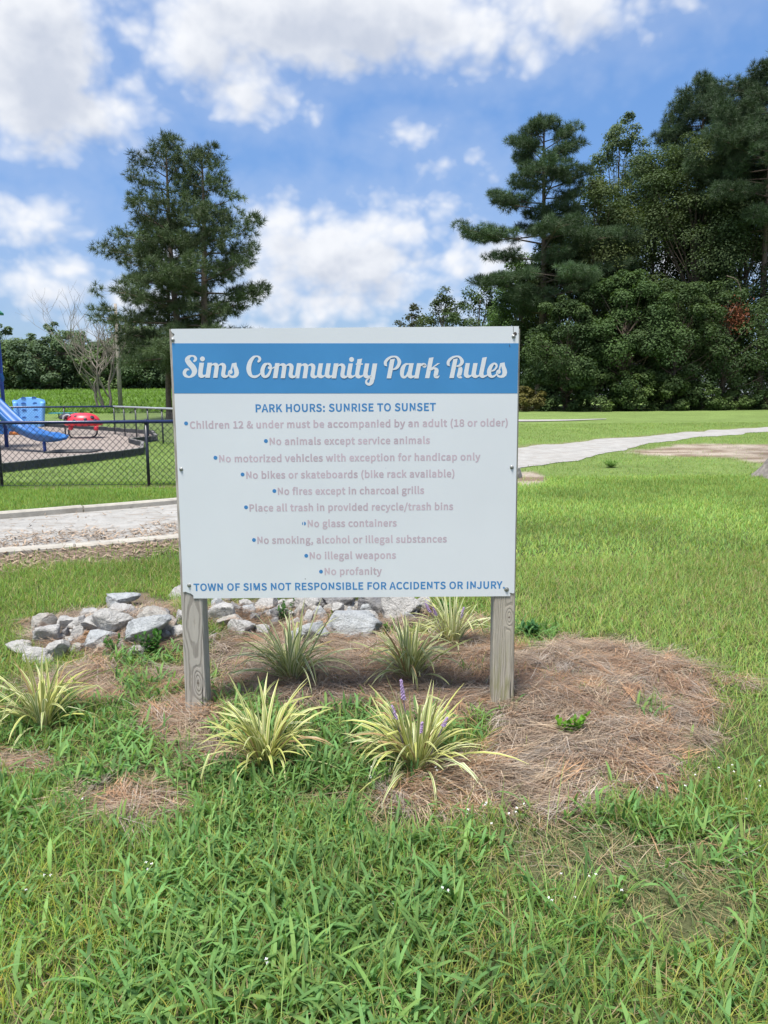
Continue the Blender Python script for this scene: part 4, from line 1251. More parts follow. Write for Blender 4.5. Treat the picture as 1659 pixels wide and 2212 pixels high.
a = C5(107, 692); e = C5(1570, 692); notice.add(*text_line('TOWN OF SIMS NOT RESPONSIBLE FOR ACCIDENTS OR INJURY.', a[0], e[0], a[1], 24.5))
hours.build('hours_line', M['ink_blue'], panel)
notice.build('notice_line', M['ink_blue'], panel)

# --- screws, old holes
for k, (x, y) in enumerate([(382, 743.5), (1108.5, 734), (393.5, 1020), (1103.5, 1013.5), (404.5, 1272), (1091, 1278.5)]):
    u, v = hom(x, y)
    mb = MB()
    rr = .0088 if k != 5 else .011
    mb.lathe(on_panel(u, v, .0), [(rr, 0), (rr, .0012), (rr * .85, .0022), (rr * .6, .0024), (rr * .58, .0055), (rr * .42, .0065)], 16, (0, -1, 0), smooth=False)
    s_ = mb.build('screw', M['screw'], sign)
    mb = MB(); mb.lathe(on_panel(u, v, .0066), [(rr * .24, 0), (rr * .22, .0006)], 6, (0, -1, 0)); mb.build('screw_socket', M['screw_dark'], s_)  # darker disc on the screw face marks the socket
mb = MB(); u, v = hom(1111.5, 728.5); mb.lathe(on_panel(u, v, .0002), [(.0085, 0), (.0077, .0004)], 14, (0, -1, 0)); mb.build('old_hole', M['hole'], panel)
mb = MB(); mb.prism([on_panel(*hom(*p), .0004) for p in ((1107.5, 712.8), (1108.5, 712.8), (1108.3, 725), (1107.3, 725))], (0, .0003, 0)); mb.build('split', M['hole'], panel)
mb = MB(); mb.prism([on_panel(*hom(*p), .0011) for p in ((1098.5, 751), (1099.6, 751), (1101.2, 756), (1100, 757))], (0, .0004, 0)); mb.build('speck', M['hole'], panel)
for (x, y, q) in ((656, 1257, .0022), (574, 1115, .0012), (601, 1268, .001), (833, 1016, .001)):
    mb = MB(); u, v = hom(x, y); mb.lathe(on_panel(u, v, .0002), [(q, 0), (q * .9, .0003)], 7, (0, -1, 0)); mb.build('speck', M['hole'], panel)

# --- posts
def post(name, top, bot, wt, mat_args, chamfer):
    """top/bot: photo x of the post's centre at its top and foot"""
    Yp = SIGN_Y + TH + .0012
    tw = at_depth(top[0], top[1], Yp); bw = at_depth(bot[0], bot[1], Yp)
    zb = tz(bw[0], Yp) - .12
    k = (zb - bw[2]) / (tw[2] - bw[2])
    bx = bw[0] + (tw[0] - bw[0]) * k
    hgt = tw[2] - zb
    mb = MB(); hw = wt / 2; dp = wt
    n = 14
    vs, fs = [], []
    cn = .006
    ring = [(-hw + cn, 0), (hw - cn, 0), (hw, cn), (hw, dp - cn), (hw - cn, dp), (-hw + cn, dp), (-hw, dp - cn), (-hw, cn)]
    for i in range(n + 1):
        t = i / n
        for q, (x, y) in enumerate(ring):
            zz = t * hgt
            if i == n:
                zz += chamfer(x, y, hw)
            wv = 1 + .012 * math.sin(t * 9 + q)
            vs.append(((tw[0] - bx) * t + x * wv, y if y < cn * .5 else y * wv, zz))
    for i in range(n):
        for q in range(8):
            q2 = (q + 1) % 8
            fs.append((i * 8 + q, i * 8 + q2, i * 8 + 8 + q2, i * 8 + 8 + q))
    fs.append(tuple(range(7, -1, -1))); fs.append(tuple(n * 8 + q for q in range(8)))
    mb.add(vs, fs)
    me = mb.mesh('post')
    o = bpy.data.objects.new('post', me); COL.objects.link(o)
    me.materials.append(wood_mat(*mat_args))
    o.parent = sign
    o.location = Vector((bx, Yp, zb)) - sign.location
    return o
post('post', (389.5, 707.5), (423.5, 1525), .101, ('weathered_post_wood', (.012, .085), [(.015, .28, .020)], .12), lambda x, y, hw: -.012 if x > hw - .02 else (-.006 if x < -hw + .008 else 0))
post('post', (1099.5, 710), (1086.5, 1530), .100, ('mossy_post_wood', (.022, .02), [(.022, .57, .017)], .8, (.37, .34, .29), (.19, .17, .135)), lambda x, y, hw: -.006 if x < -hw + .02 else 0)

# ------------------------------------------------------------------ variegated lilyturf clumps
def lily_mat():
    mt, b, p = mat_new('variegated_leaf')
    e = b.n('ShaderNodeAttribute', attribute_name='edge').outputs['Fac']
    tone = b.n('ShaderNodeAttribute', attribute_name='tone').outputs['Fac']
    green = b.mix(tone, (.22, .31, .10), (.32, .38, .085))
    cream = b.mix(tone, (.62, .61, .40), (.56, .54, .18))
    c = b.mix(b.ss(e, .34, .54), green, cream)
    c = b.mix(b.ss(tone, 1.2, 1.5), c, (.36, .25, .12))
    b.link(c, p.inputs['Base Color'])
    p.inputs['Roughness'].default_value = .42
    tr = b.n('ShaderNodeBsdfTranslucent'); b.link(c, tr.inputs[0])
    ms = b.n('ShaderNodeMixShader'); ms.inputs[0].default_value = .25
    b.link(p.outputs[0], ms.inputs[1]); b.link(tr.outputs[0], ms.inputs[2])
    out = [n_ for n_ in b.nt.nodes if n_.type == 'OUTPUT_MATERIAL'][0]
    b.link(ms.outputs[0], out.inputs[0])
    return mt
M['lily'] = lily_mat()

def lily(px_, py_, label, nleaf, Lr, seed, spikes=(), spread=1.0, tonebias=.5, up=.0):
    g_ = gp(px_, py_)
    root = empty('lilyturf_plant', g_, label, 'plant', 'variegated lilyturf clumps in the sign bed')
    r = np.random.default_rng(seed)
    V, Q, E, T = [], [], [], []
    segs = 8
    o = 0
    for i in range(nleaf):
        az = r.uniform(0, 6.283)
        L = r.uniform(*Lr) * (1.0 if r.random() > .1 else 1.15)
        lean0 = abs(r.normal(.30, .25)) * spread * (1 - up)
        curl = r.uniform(.5, 2.0) * spread * (.6 + .6 * r.random())
        if r.random() < .12: curl *= .25; lean0 *= .6
        wmax = r.uniform(.0085, .0140)
        d = np.array([math.cos(az), math.sin(az), 0]); sd_ = np.array([-math.sin(az), math.cos(az), 0])
        p = np.array([g_[0], g_[1], g_[2] - .01]) + d * r.uniform(0, .035) + sd_ * r.normal(0, .012)
        side_curve = r.normal(0, .25)
        dead = r.random() < .05; tipb = .86 if r.random() < .2 else 2.
        tone_ = 1.6 if dead else np.clip(tonebias + r.normal(0, .28), 0, 1)
        twist = r.normal(0, .5)
        kink = r.random() < .18; kt = r.uniform(.45, .75)
        for k in range(segs + 1):
            t = k / segs
            w = wmax * (.55 + .45 * min(1, t * 4)) * (1 - max(0, (t - .6) / .4) ** 1.8 * .93)
            phi = lean0 + curl * t ** 1.2 + (.9 if kink and t > kt else 0)
            phi = min(phi, 2.75)
            dd = d * math.cos(side_curve * t) + sd_ * math.sin(side_curve * t)
            ss_ = sd_ * math.cos(side_curve * t) - d * math.sin(side_curve * t)
            nrm = -math.cos(phi) * dd + math.sin(phi) * np.array([0, 0, 1])
            tw = twist * t
            sv = ss_ * math.cos(tw) + nrm * math.sin(tw)
            nv = nrm * math.cos(tw) - ss_ * math.sin(tw)
            keel = -.18 * w
            V += [p - sv * w / 2, p + nv * keel, p + sv * w / 2]
            E += [1, 0, 1]; T += [tone_ + (.7 * max(0, t - tipb) / .1 if t > tipb else 0)] * 3
            tan = math.sin(phi) * dd + math.cos(phi) * np.array([0, 0, 1.])
            p = p + tan * L / segs
            zg = tz(p[0], p[1]) + .006
            if p[2] < zg: p[2] = zg
        for k in range(segs):
            a = o + 3 * k
            Q += [(a, a + 1, a + 4, a + 3), (a + 1, a + 2, a + 5, a + 4)]
        o += 3 * (segs + 1)
    me = np_mesh('leaves', np.array(V), Q, smooth=True, extra={'edge': E, 'tone': T})
    link_mesh('leaves', me, M['lily'], root)
    for (tx, ty, bx, by, hl) in spikes:
        # a flower spike whose tip is seen at (tx,ty); rises from the clump
        tip = at_depth(tx, ty, g_[1] - .02 + .04 * r.random())
        base = np.array([g_[0] + (tip[0] - g_[0]) * .25, g_[1], g_[2]])
        mid = base + (tip - base) * .5 + np.array([(tip[0] - base[0]) * .02, 0, .01])
        P = catmull([base, mid, tip], 6)
        mb = MB(); mb.tube(P, .0022, 5)
        sp = mb.build('flower_spike', M['stem'], root)
        mb = MB()
        tot = np.linalg.norm(tip - mid)
        axis = (tip - mid) / tot
        nfl = 46
        for k in range(nfl):
            t = k / nfl
            c = tip - axis * hl * (1 - t)
            a_ = k * 2.4
            rr_ = .0085 * (1 - .55 * t)
            c = c + np.array([math.cos(a_), math.sin(a_), .2]) * rr_ * .75
            s_ = .0054 * (1 - .35 * t) * r.uniform(.8, 1.3)
            mb.add([c + np.array(q) * s_ for q in ((1, 0, 0), (-1, 0, 0), (0, 1, 0), (0, -1, 0), (0, 0, 1), (0, 0, -1))],
                   [(0, 2, 4), (2, 1, 4), (1, 3, 4), (3, 0, 4), (2, 0, 5), (1, 2, 5), (3, 1, 5), (0, 3, 5)])
        mb.build('florets', M['purple'], sp)
    return root
lily(92, 1568, 'cream and yellow striped lilyturf at the left end of the bed, away from both posts', 84, (.26, .44), 3, spread=1.2, tonebias=.6)
lily(575, 1655, 'bright yellow striped lilyturf in front of the left post, without flowers', 100, (.25, .42), 4, spread=1.22, tonebias=.7)
lily(900, 1665, 'widest lilyturf clump with mauve flower spikes, nearest the front', 150, (.26, .42), 5, spikes=[(866, 1468, 890, 1600, .085), (846, 1524, 880, 1600, .06), (912, 1560, 905, 1620, .05), (966, 1550, 930, 1620, .04)], spread=1.3, tonebias=.6)
lily(632, 1472, 'pale lilyturf clump in front of the rocks, behind the left post', 120, (.29, .46), 6, spread=1.15, tonebias=.25)
lily(885, 1468, 'dense rounded lilyturf clump under the sign, without flowers, beside the smaller flowering one', 140, (.25, .42), 7, spread=1.15, tonebias=.35)
lily(975, 1395, 'small lilyturf with dark purple spikes close to the right post', 84, (.24, .40), 8, spikes=[(918, 1300, 960, 1380, .07), (935, 1310, 965, 1380, .06), (1002, 1312, 985, 1380, .07)], tonebias=.3)

# ------------------------------------------------------------------ broad-leaved weeds growing singly
def weed(px_, py_, label, h, nst, leafl, colr, seed, spread=.5, wf=.36):
    g_ = gp(px_, py_)
    root = empty('weed_plant', g_, label, 'weed', 'weeds sprouting in and around the bed')
    r = np.random.default_rng(seed)
    st = MB(); P, A, Ln, Wd, Le, Cu, Cc = [], [], [], [], [], [], []
    for i in range(nst):
        az = r.uniform(0, 6.283); ln = r.uniform(.1, spread)
        hh = h * r.uniform(.6, 1.1)
        top = np.array([g_[0] + math.cos(az) * hh * ln, g_[1] + math.sin(az) * hh * ln, g_[2] + hh])
        b0 = np.array([g_[0] + r.normal(0, .02), g_[1] + r.normal(0, .02), g_[2] - .01])
        st.tube([b0, (b0 + top) / 2 + r.normal(0, .008, 3), top], [.0022, .0018, .0012], 4)
        nl = int(8 + 5 * r.random())
        for k in range(nl):
            t = .2 + .8 * k / (nl - 1)
            P.append(b0 + (top - b0) * t); A.append(k * 2.4 + r.normal(0, .4)); Ln.append(leafl * r.uniform(.6, 1.15) * (1.1 - .4 * t)); Wd.append(leafl * wf * r.uniform(.8, 1.2))
            Le.append(r.uniform(.7, 1.3) - .5 * (t > .9)); Cu.append(r.uniform(.1, .7)); Cc.append(np.array(colr) * r.uniform(.7, 1.35))
    st.build('stem', M['weed_stem'], root)
    v, q, c = blades(np.array(P), np.array(A), np.array(Ln), np.array(Wd), np.array(Le), np.array(Cu), np.array(Cc), 3, True)
    link_mesh('leaves', np_mesh('leaves', v, q, col=c), M['blade'], root)
M['weed_stem'] = simple('weed_stem', (.10, .16, .04), .6, .2, 60)
weed(1232, 1590, 'bright green leafy sprout alone in the brown straw right of the sign', .09, 9, .045, (.12, .26, .03), 1, .9)
weed(1150, 1378, 'dark green leafy weed at the lawn edge beside the right post', .08, 10, .06, (.05, .14, .05), 2, 1.0)
weed(330, 1418, 'leafy weed growing in front of the left rock heap', .14, 12, .045, (.06, .16, .035), 3, .8)
weed(245, 1412, 'low weed at the foot of the leftmost front rocks', .10, 8, .04, (.06, .15, .035), 4, .8)
weed(608, 1345, 'thin green weed growing up between the rocks behind the sign', .16, 7, .04, (.06, .15, .04), 5, .6)
weed(840, 1372, 'small pale weed before the big blue grey rock', .08, 5, .035, (.10, .20, .05), 6, .6)
weed(720, 1350, 'yellowish little weed in the rubble under the middle of the sign', .08, 6, .03, (.16, .22, .04), 7, .6)
weed(960, 1330, 'weed beside the big pale rock and the flowering lilyturf', .12, 6, .04, (.08, .18, .05), 8, .5)
weed(1320, 1010, 'tall grass tuft at the near edge of the sandy path', .13, 40, .10, (.14, .26, .06), 9, 1.6, .10)

# ------------------------------------------------------------------ rocks
ICO = bmesh.new(); bmesh.ops.create_icosphere(ICO, subdivisions=4, radius=1)
ICOV = np.array([v.co[:] for v in ICO.verts]); ICOF = [tuple(v.index for v in f.verts) for f in ICO.faces]; ICO.free()
def rock(cx_, base_y, w_px, h_px, mat, label, seed, tilt=0.0, sharp=9, group='rubble rocks heaped behind the sign'):
    g_ = gp(cx_, base_y)
    dep = (g_ - CAM) @ fw
    w = w_px * dep / F * 1.13; h = h_px * dep / F * 1.26
    r = np.random.default_rng(seed + 100)
    V = ICOV.copy()
    for k in range(sharp):
        n = r.normal(0, 1, 3); n /= np.linalg.norm(n)
        dd = r.uniform(.36, .80)
        ex = np.maximum(V @ n - dd, 0)
        V -= ex[:, None] * n * .97
    n3 = (fbm(V[:, 0] * 3 + seed, V[:, 1] * 3 + V[:, 2] * 2.3, seed, 3) - .5)
    V *= (1 + .10 * n3)[:, None]
    n4 = (fbm(V[:, 0] * 9 + seed, V[:, 1] * 9 + V[:, 2] * 7.3, seed + 4, 2) - .5)
    V *= (1 + .07 * n4)[:, None]
    n5 = np.abs(fbm(V[:, 0] * 4 + V[:, 1] * 2 + seed, V[:, 2] * 6 - V[:, 1] * 3, seed + 9, 3) - .5)
    V *= (1 - .10 * sstep(.12, .0, n5))[:, None]
    a = r.uniform(0, 6.28)
    R_ = np.array(Matrix.Rotation(a, 3, 'Z'))
    V = V @ R_.T
    V -= (V.max(0) + V.min(0)) / 2
    V /= (V.max(0) - V.min(0)) / 2
    hh = h * 1.22                       # the foot is sunk a little into the ground
    V = V * np.array([w / 2, max(w * .42, h * .45), hh / 2])
    Rt = np.array(Matrix.Rotation(tilt, 3, 'Y'))
    V = V @ Rt.T
    depth_half = max(w * .42, h * .45)
    c = g_ + np.array([0, depth_half * .75, hh / 2 - h * .20])
    me = np_mesh('rock', V, None, ICOF, smooth=False)
    o = bpy.data.objects.new('rock', me); COL.objects.link(o)
    me.materials.append(mat)
    o.location = c
    tag(o, label, 'rock', group)
    return o
def r7(x, y, w, h): return x / 3.571, 1260.8 + y / 3.571, w / 3.571, h / 3.571
def r8(x, y, w, h): return 431.3 + x / 2.5, 1260.8 + y / 2.5, w / 2.5, h / 2.5
RP, RB, RT, RD = M['rock_pale'], M['rock_blue'], M['rock_tan'], M['rock_dark']
SMALL = 'small grey rubble stone wedged among the bigger rocks behind the sign'
ROCKS = [
    (r7, 310, 412, 195, 138, RT, 'flat-topped rock with an orange stain at the left end of the heap', 0),
    (r7, 490, 395, 170, 100, RP, 'squarish grey rock directly right of the orange-stained flat-topped one', 0),
    (r7, 575, 385, 150, 100, RP, 'pale blunt rock half buried behind the ribbed middle rock', 0),
    (r7, 850, 430, 320, 185, RP, 'big pale ribbed rock in the middle of the left heap', 0),
    (r7, 740, 420, 240, 115, RP, 'cracked white rock leaning on the big ribbed one', .1),
    (r7, 1115, 515, 320, 205, RB, 'big blue grey wedge rock, first left of the left post', 0),
    (r7, 1195, 410, 280, 165, RT, 'rounded beige rock behind the big blue grey wedge', 0),
    (r7, 345, 500, 220, 140, RP, 'slanted slab rock with a dark underside at the left of the heap', -.35),
    (r7, 580, 458, 105, 98, RP, 'small upright block between the slanted slab and the ribbed rock', 0),
    (r7, 425, 612, 170, 138, RP, 'front white rock, lowest one of the left heap', 0),
    (r7, 285, 632, 190, 130, RP, 'leaning pale rock left of the lowest white one', -.2),
    (r7, 750, 505, 280, 100, RB, 'wide bluish rock lying flat at the front of the left heap', 0),
    (r7, 1070, 556, 150, 62, RP, 'small flat stone alone on the pine straw before the blue grey wedge', 0),
    (r7, 110, 552, 175, 70, RP, 'whitish rock alone in the grass at the picture edge', 0),
    (r7, 920, 195, 230, 80, RB, 'pointed rock set apart in the grass above the heap', 0),
    (r7, 900, 272, 200, 82, RP, 'peaked rock at the top of the left heap', 0),
    (r7, 1108, 258, 92, 58, RT, 'small rounded tan rock on top of the beige one', 0),
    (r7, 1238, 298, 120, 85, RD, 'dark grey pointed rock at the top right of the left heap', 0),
    (r7, 1010, 278, 130, 60, RD, 'low dark grey rock between the peaked one and the small tan one', 0),  # made of the darker grey stone
    (r7, 680, 275, 190, 52, RP, 'low grey rock behind the ribbed one on the grass side', 0),
    (r7, 1035, 388, 100, 70, RT, 'orange tan stone between the ribbed rock and the blue grey wedge', 0),
    (r7, 1370, 442, 130, 80, RP, 'pale stone touching the left post on its left side', 0),
    (r7, 1392, 312, 70, 85, RP, 'upright stone behind the left post', 0),
    (r7, 1340, 352, 52, 42, RP, SMALL, 0), (r7, 530, 492, 85, 52, RP, SMALL, 0), (r7, 560, 550, 60, 40, RB, SMALL, 0),
    (r7, 1280, 270, 60, 45, RB, SMALL, 0), (r7, 840, 560, 90, 45, RP, SMALL, 0), (r7, 960, 470, 60, 40, RB, SMALL, 0),
    (r7, 480, 450, 60, 80, RD, SMALL, 0), (r7, 620, 340, 70, 50, RP, SMALL, 0), (r7, 1300, 390, 60, 60, RT, SMALL, 0),
    (r8, 105, 218, 145, 82, RP, 'pale rounded rock, first right of the left post', 0),
    (r8, 150, 252, 145, 62, RT, 'flat brownish rock in front of the pale rounded one by the left post', 0),
    (r8, 217, 297, 140, 78, RP, 'light rock at the front beside the pale lilyturf', 0),
    (r8, 345, 162, 122, 68, RP, 'long wedge rock high in the pile, right of the left post', -.2),
    (r8, 250, 162, 85, 62, RP, 'grey rock between the left post and the long wedge one', 0),
    (r8, 590, 348, 190, 105, RB, 'smaller of the two low blue grey rocks at the front of the bed', 0),
    (r8, 820, 303, 300, 108, RB, 'broad low blue grey boulder, biggest under the middle of the sign', 0),
    (r8, 890, 218, 150, 42, RP, 'thin slab resting behind the broad blue grey boulder', 0),
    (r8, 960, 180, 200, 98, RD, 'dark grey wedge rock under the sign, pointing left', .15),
    (r8, 1092, 207, 200, 135, RP, 'large pale angular rock behind the flowering lilyturf', 0),
    (r8, 1205, 168, 110, 85, RP, 'rock at the right end of the pile', 0),
    (r8, 745, 202, 64, 74, RP, 'upright pointed stone in the middle of the pile', 0),
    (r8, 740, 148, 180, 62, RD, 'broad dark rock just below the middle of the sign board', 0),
    (r8, 600, 158, 75, 75, RP, 'tilted tall stone under the sign, left of the broad dark rock', .2),
    (r8, 545, 142, 66, 56, RP, 'light stone left of the tilted tall stone', 0),
    (r8, 510, 130, 95, 42, RP, SMALL, 0), (r8, 530, 212, 55, 78, RT, SMALL, 0), (r8, 585, 247, 52, 80, RP, SMALL, .25), (r8, 516, 252, 62, 52, RP, SMALL, 0),
    (r8, 480, 202, 64, 42, RP, SMALL, 0), (r8, 640, 247, 34, 40, RP, SMALL, 0), (r8, 622, 172, 50, 40, RT, SMALL, 0), (r8, 690, 168, 44, 42, RT, SMALL, 0),
    (r8, 265, 297, 64, 42, RB, SMALL, 0), (r8, 330, 292, 95, 54, RP, SMALL, 0), (r8, 815, 192, 40, 32, RP, SMALL, 0), (r8, 60, 312, 48, 32, RP, SMALL, 0),
    (r8, 290, 205, 44, 34, RP, SMALL, 0), (r8, 130, 145, 55, 38, RP, SMALL, 0), (r8, 440, 130, 50, 34, RP, SMALL, 0), (r8, 400, 230, 50, 36, RD, SMALL, 0),
    (r8, 660, 215, 44, 34, RD, SMALL, 0), (r8, 860, 150, 60, 40, RD, SMALL, 0), (r8, 690, 110, 90, 30, RP, SMALL, 0), (r8, 430, 165, 44, 36, RP, SMALL, 0),
    (r8, 925, 115, 85, 28, RP, SMALL, 0), (r8, 1060, 110, 70, 30, RB, SMALL, 0),
]
rr = np.random.default_rng(99)
for k in range(100):
    if k < 60: x, y = rr.uniform(260, 1390), rr.uniform(290, 560); ok = ((x - 800) / 560) ** 2 + ((y - 420) / 150) ** 2 < 1; fn = r7
    else: x, y = rr.uniform(60, 1180), rr.uniform(105, 215); ok = True; fn = r8
    if ok: ROCKS.append((fn, x, y, rr.uniform(40, 105), rr.uniform(30, 65), (RP, RB, RD, RT)[rr.integers(0, 4)], SMALL, rr.normal(0, .2)))
for i, (fn, x, y, w, h, mt, lab, tl_) in enumerate(ROCKS):
    a = fn(x, y, w, h)
    rock(a[0], a[1], a[2], a[3], mt, lab, i * 7 + 3, tl_, 13)
rock(1114, 1034, 34, 22, RP, 'pale broken concrete lump by the path behind the sign edge', 901, 0, 8, 'loose stones away from the heap')
rock(378, 1297, 66, 20, RP, 'long pale stone in the grass behind the left post', 902, -.30, 8, 'loose stones away from the heap')

# ------------------------------------------------------------------ chain-link fences
def fence(pts, H, posts, label, railmats, cell=.112, wire=.0040, rail_r=.030, post_r=.028):
    a0 = pts[0]
    root = empty('chain_link_fence', (a0[0], a0[1], tz(*a0)), label, 'fence', 'chain-link fences round the playground')
    for si in range(len(pts) - 1):
        A, B = np.array(pts[si]), np.array(pts[si + 1])
        L = np.linalg.norm(B - A); d = (B - A) / L
        zA, zB = tz(*A), tz(*B)
        P = lambda s, h: (A[0] + d[0] * s, A[1] + d[1] * s, zA + (zB - zA) * s / L + h)
        mb = MB(); mb.tube([P(0, H), P(L * .5, H), P(L, H)], rail_r, 10); mb.build('top_rail', railmats[si], root)
        n = int(L / cell)
        vs, fs = [], []
        hm = H - .03
        nn = np.array([-d[1], d[0]])
        def bar(s0, h0, s1, h1, off):
            o = len(vs)
            p0, p1 = np.array(P(s0, h0)), np.array(P(s1, h1))
            t = (p1 - p0); t /= np.linalg.norm(t)
            n3 = np.array([nn[0], nn[1], 0]); k = np.cross(t, n3)
            for p in (p0, p1):
                for q in (n3 * wire, k * wire, -n3 * wire, -k * wire):
                    vs.append(p + q + n3 * off)
            for q in range(4):
                fs.append((o + q, o + (q + 1) % 4, o + 4 + (q + 1) % 4, o + 4 + q))
        run = hm - .04
        for i in range(-int(run / cell) - 1, n + 1):
            for sgn in (1, -1):
                s0 = i * cell if sgn > 0 else i * cell + run
                s1 = s0 + sgn * run
                h0, h1 = .04, hm
                # clip to the run
                def clip(s0, h0, s1, h1):
                    t0, t1 = 0, 1
                    ds = s1 - s0
                    for lim, sg in ((0, 1), (L, -1)):
                        a_ = sg * (s0 - lim); e_ = sg * (s1 - lim)
                        if a_ < 0 and e_ < 0: return None
                        if a_ < 0: t0 = max(t0, -a_ / (e_ - a_))
                        if e_ < 0: t1 = min(t1, a_ / (a_ - e_))
                    if t1 - t0 < .01: return None
                    return s0 + ds * t0, h0 + (h1 - h0) * t0, s0 + ds * t1, h0 + (h1 - h0) * t1
                q = clip(s0, h0, s1, h1)
                if q: bar(*q, .006 * sgn)
        me = np_mesh('wire_mesh', np.array(vs), fs)
        link_mesh('wire_mesh', me, M['black_metal'], root)
        mb = MB(); mb.tube([P(0, .05), P(L, .05)], .004, 5); mb.build('tension_wire', M['black_metal'], root)
    for (x, y) in posts:
        z = tz(x, y)
        mb = MB(); mb.tube([(x, y, z - .1), (x, y, z + H - .02)], post_r, 10)
        mb.lathe((x, y, z + H - .035), [(post_r + .008, 0), (post_r + .010, .03), (post_r, .07), (.01, .085)], 10)
        mb.build('post', M['black_metal'], root)
    return root
FH = 1.13
Yf = 13.2
fxs = [at_depth(320, 1040, Yf)[0] - 3.0 * k + 0 for k in (-1, 0)] + [at_depth(2, 1050, Yf)[0], at_depth(2, 1050, Yf)[0] - 2.8]
fence([(FENCE_A[0] - .3, Yf - .05), (FENCE_B[0], Yf + .05)], FH, [(x, Yf + .04) for x in fxs], 'near chain-link fence with a navy top rail in front of the playground', [M['navy']])
cor = at_depth(245, 872, 30.0); sidee = at_depth(378, 883, 24.4)
cor2 = (float(cor[0]), 30.0); se = np.array([sidee[0], 24.4]); dv = se - np.array(cor2); se2 = np.array(cor2) + dv * 2.5
end = (FENCE_B[0], Yf + .35)
bp = [cor2]
for px_ in (137, 7, -120, -240): bp.append((float(at_depth(px_, 873, 30.0)[0]), 30.0))
sp_ = []
for px_ in (267, 292, 318, 349, 384, 430, 500):
    # post position where the sight line crosses the side run
    d = ray(px_, 880); sl = d[0] / d[1]
    t = (sl * cor2[1] - cor2[0]) / (dv[0] - sl * dv[1])
    sp_.append((cor2[0] + dv[0] * t, cor2[1] + dv[1] * t))
fence([(float(at_depth(-320, 873, 30.0)[0]), 30.0), cor2, tuple(se2)], FH, bp + sp_, 'far chain-link fence behind the playground turning a corner before the field', [M['navy'], M['galv']], cell=.11, wire=.003, rail_r=.034)

# ------------------------------------------------------------------ playground
# edging: each plastic timber a part
r = np.random.default_rng(3)
bpts = np.array(BORDER_G)
root = empty('playground_border', (bpts[1][0], bpts[1][1], tz(*bpts[1])), 'black plastic edging timbers enclosing the mulch play area', 'edging')
for i in range(len(bpts) - 1):
    A, B = bpts[i], bpts[i + 1]
    L = np.linalg.norm(B - A); k = max(1, round(L / 1.25)); d = (B - A) / L
    for j in range(k):
        a = A + d * (L * j / k + .012); e = A + d * (L * (j + 1) / k - .012)
        c = (a + e) / 2; z = tz(*c)
        rz = math.atan2(d[1], d[0])
        mb = MB()
        ln = np.linalg.norm(e - a)
        mb.box((c[0], c[1], z + .075), (ln, .09, .23), rz)
        nrm = np.array([-d[1], d[0]])
        mb.cur = 0
        for q in np.arange(-ln / 2 + .12, ln / 2 - .05, .20):
            for sgn in (-1, 1):
                p = c + d * q + nrm * sgn * .047
                mb.box((p[0], p[1], z + .115), (.085, .012, .09), rz)
        tb = mb.build('timber', M['border'], root)
        mb = MB(); mb.box((c[0], c[1], z + .197), (ln, .10, .016), rz); mb.build('timber_cap', M['border_top'], tb)

DZ = .05
# play structure with slide and climber (its deck stands outside the photo's left edge)
def P20(px_, py_, Y): return at_depth(px_, py_, Y)
leg = gp(98, 978, DZ)
YS = leg[1]
pz = lambda x, y: tz(x, y) + DZ
ps_root = empty('play_structure', (leg[0] - 4, YS + 2, pz(leg[0] - 4, YS + 2)), 'blue play structure with slide, climber and green roof at the left edge', 'play structure')
# slide chute
prof = [(-150, 700), (-95, 782), (-45, 846), (0, 893), (35, 925), (66, 941), (92, 950), (112, 951), (131, 948)]     # bed line in the photo
yy_ = np.linspace(YS + 1.6, YS - .25, len(prof))
bed = catmull([at_depth(a, c - 3, y) for (a, c), y in zip(prof, yy_)], 6)
hw = .20
def chute(mb, off, n=12):
    vs, fs = [], []
    N_ = len(bed)
    for i, p in enumerate(bed):
        a = bed[max(i - 1, 0)]; e = bed[min(i + 1, N_ - 1)]
        t = (e - a) / np.linalg.norm(e - a)
        side = np.cross(t, [0, 0, 1.0]); side /= np.linalg.norm(side)
        up = np.cross(side, t)
        f = 1 - max(0, (i / (N_ - 1) - .86) / .14) * .75      # the side walls run out at the lip
        cs = []
        for k in range(n + 1):
            s = -1 + 2 * k / n
            x_ = s * hw; h_ = (.17 * f) * abs(s) ** 3.0
            cs.append((x_, h_))
        wall = [(x_, h_) for x_, h_ in cs] + [(hw + .06, (.17 * f) + .01), (hw + .06, (.17 * f) - .05 * f), (hw * .9, -.06), (0, -.09), (-hw * .9, -.06), (-hw - .06, (.17 * f) - .05 * f), (-hw - .06, (.17 * f) + .01)]
        for x_, h_ in wall:
            vs.append(p + side * x_ + up * h_)
    m_ = n + 1 + 7
    for i in range(N_ - 1):
        for k in range(m_):
            k2 = (k + 1) % m_
            fs.append((i * m_ + k, i * m_ + k2, (i + 1) * m_ + k2, (i + 1) * m_ + k))
    fs.append(tuple(range(m_ - 1, -1, -1))); fs.append(tuple((N_ - 1) * m_ + k for k in range(m_)))
    mb.add(vs, fs, True)
mb = MB(); chute(mb, 0); slide = mb.build('slide', M['slide_blue'], ps_root)
mb = MB(); mb.tube([(leg[0], leg[1], leg[2] - .1), (leg[0] - .02, leg[1], at_depth(98, 944, YS)[2])], .045, 12); mb.build('slide_leg', M['post_blue'], slide)
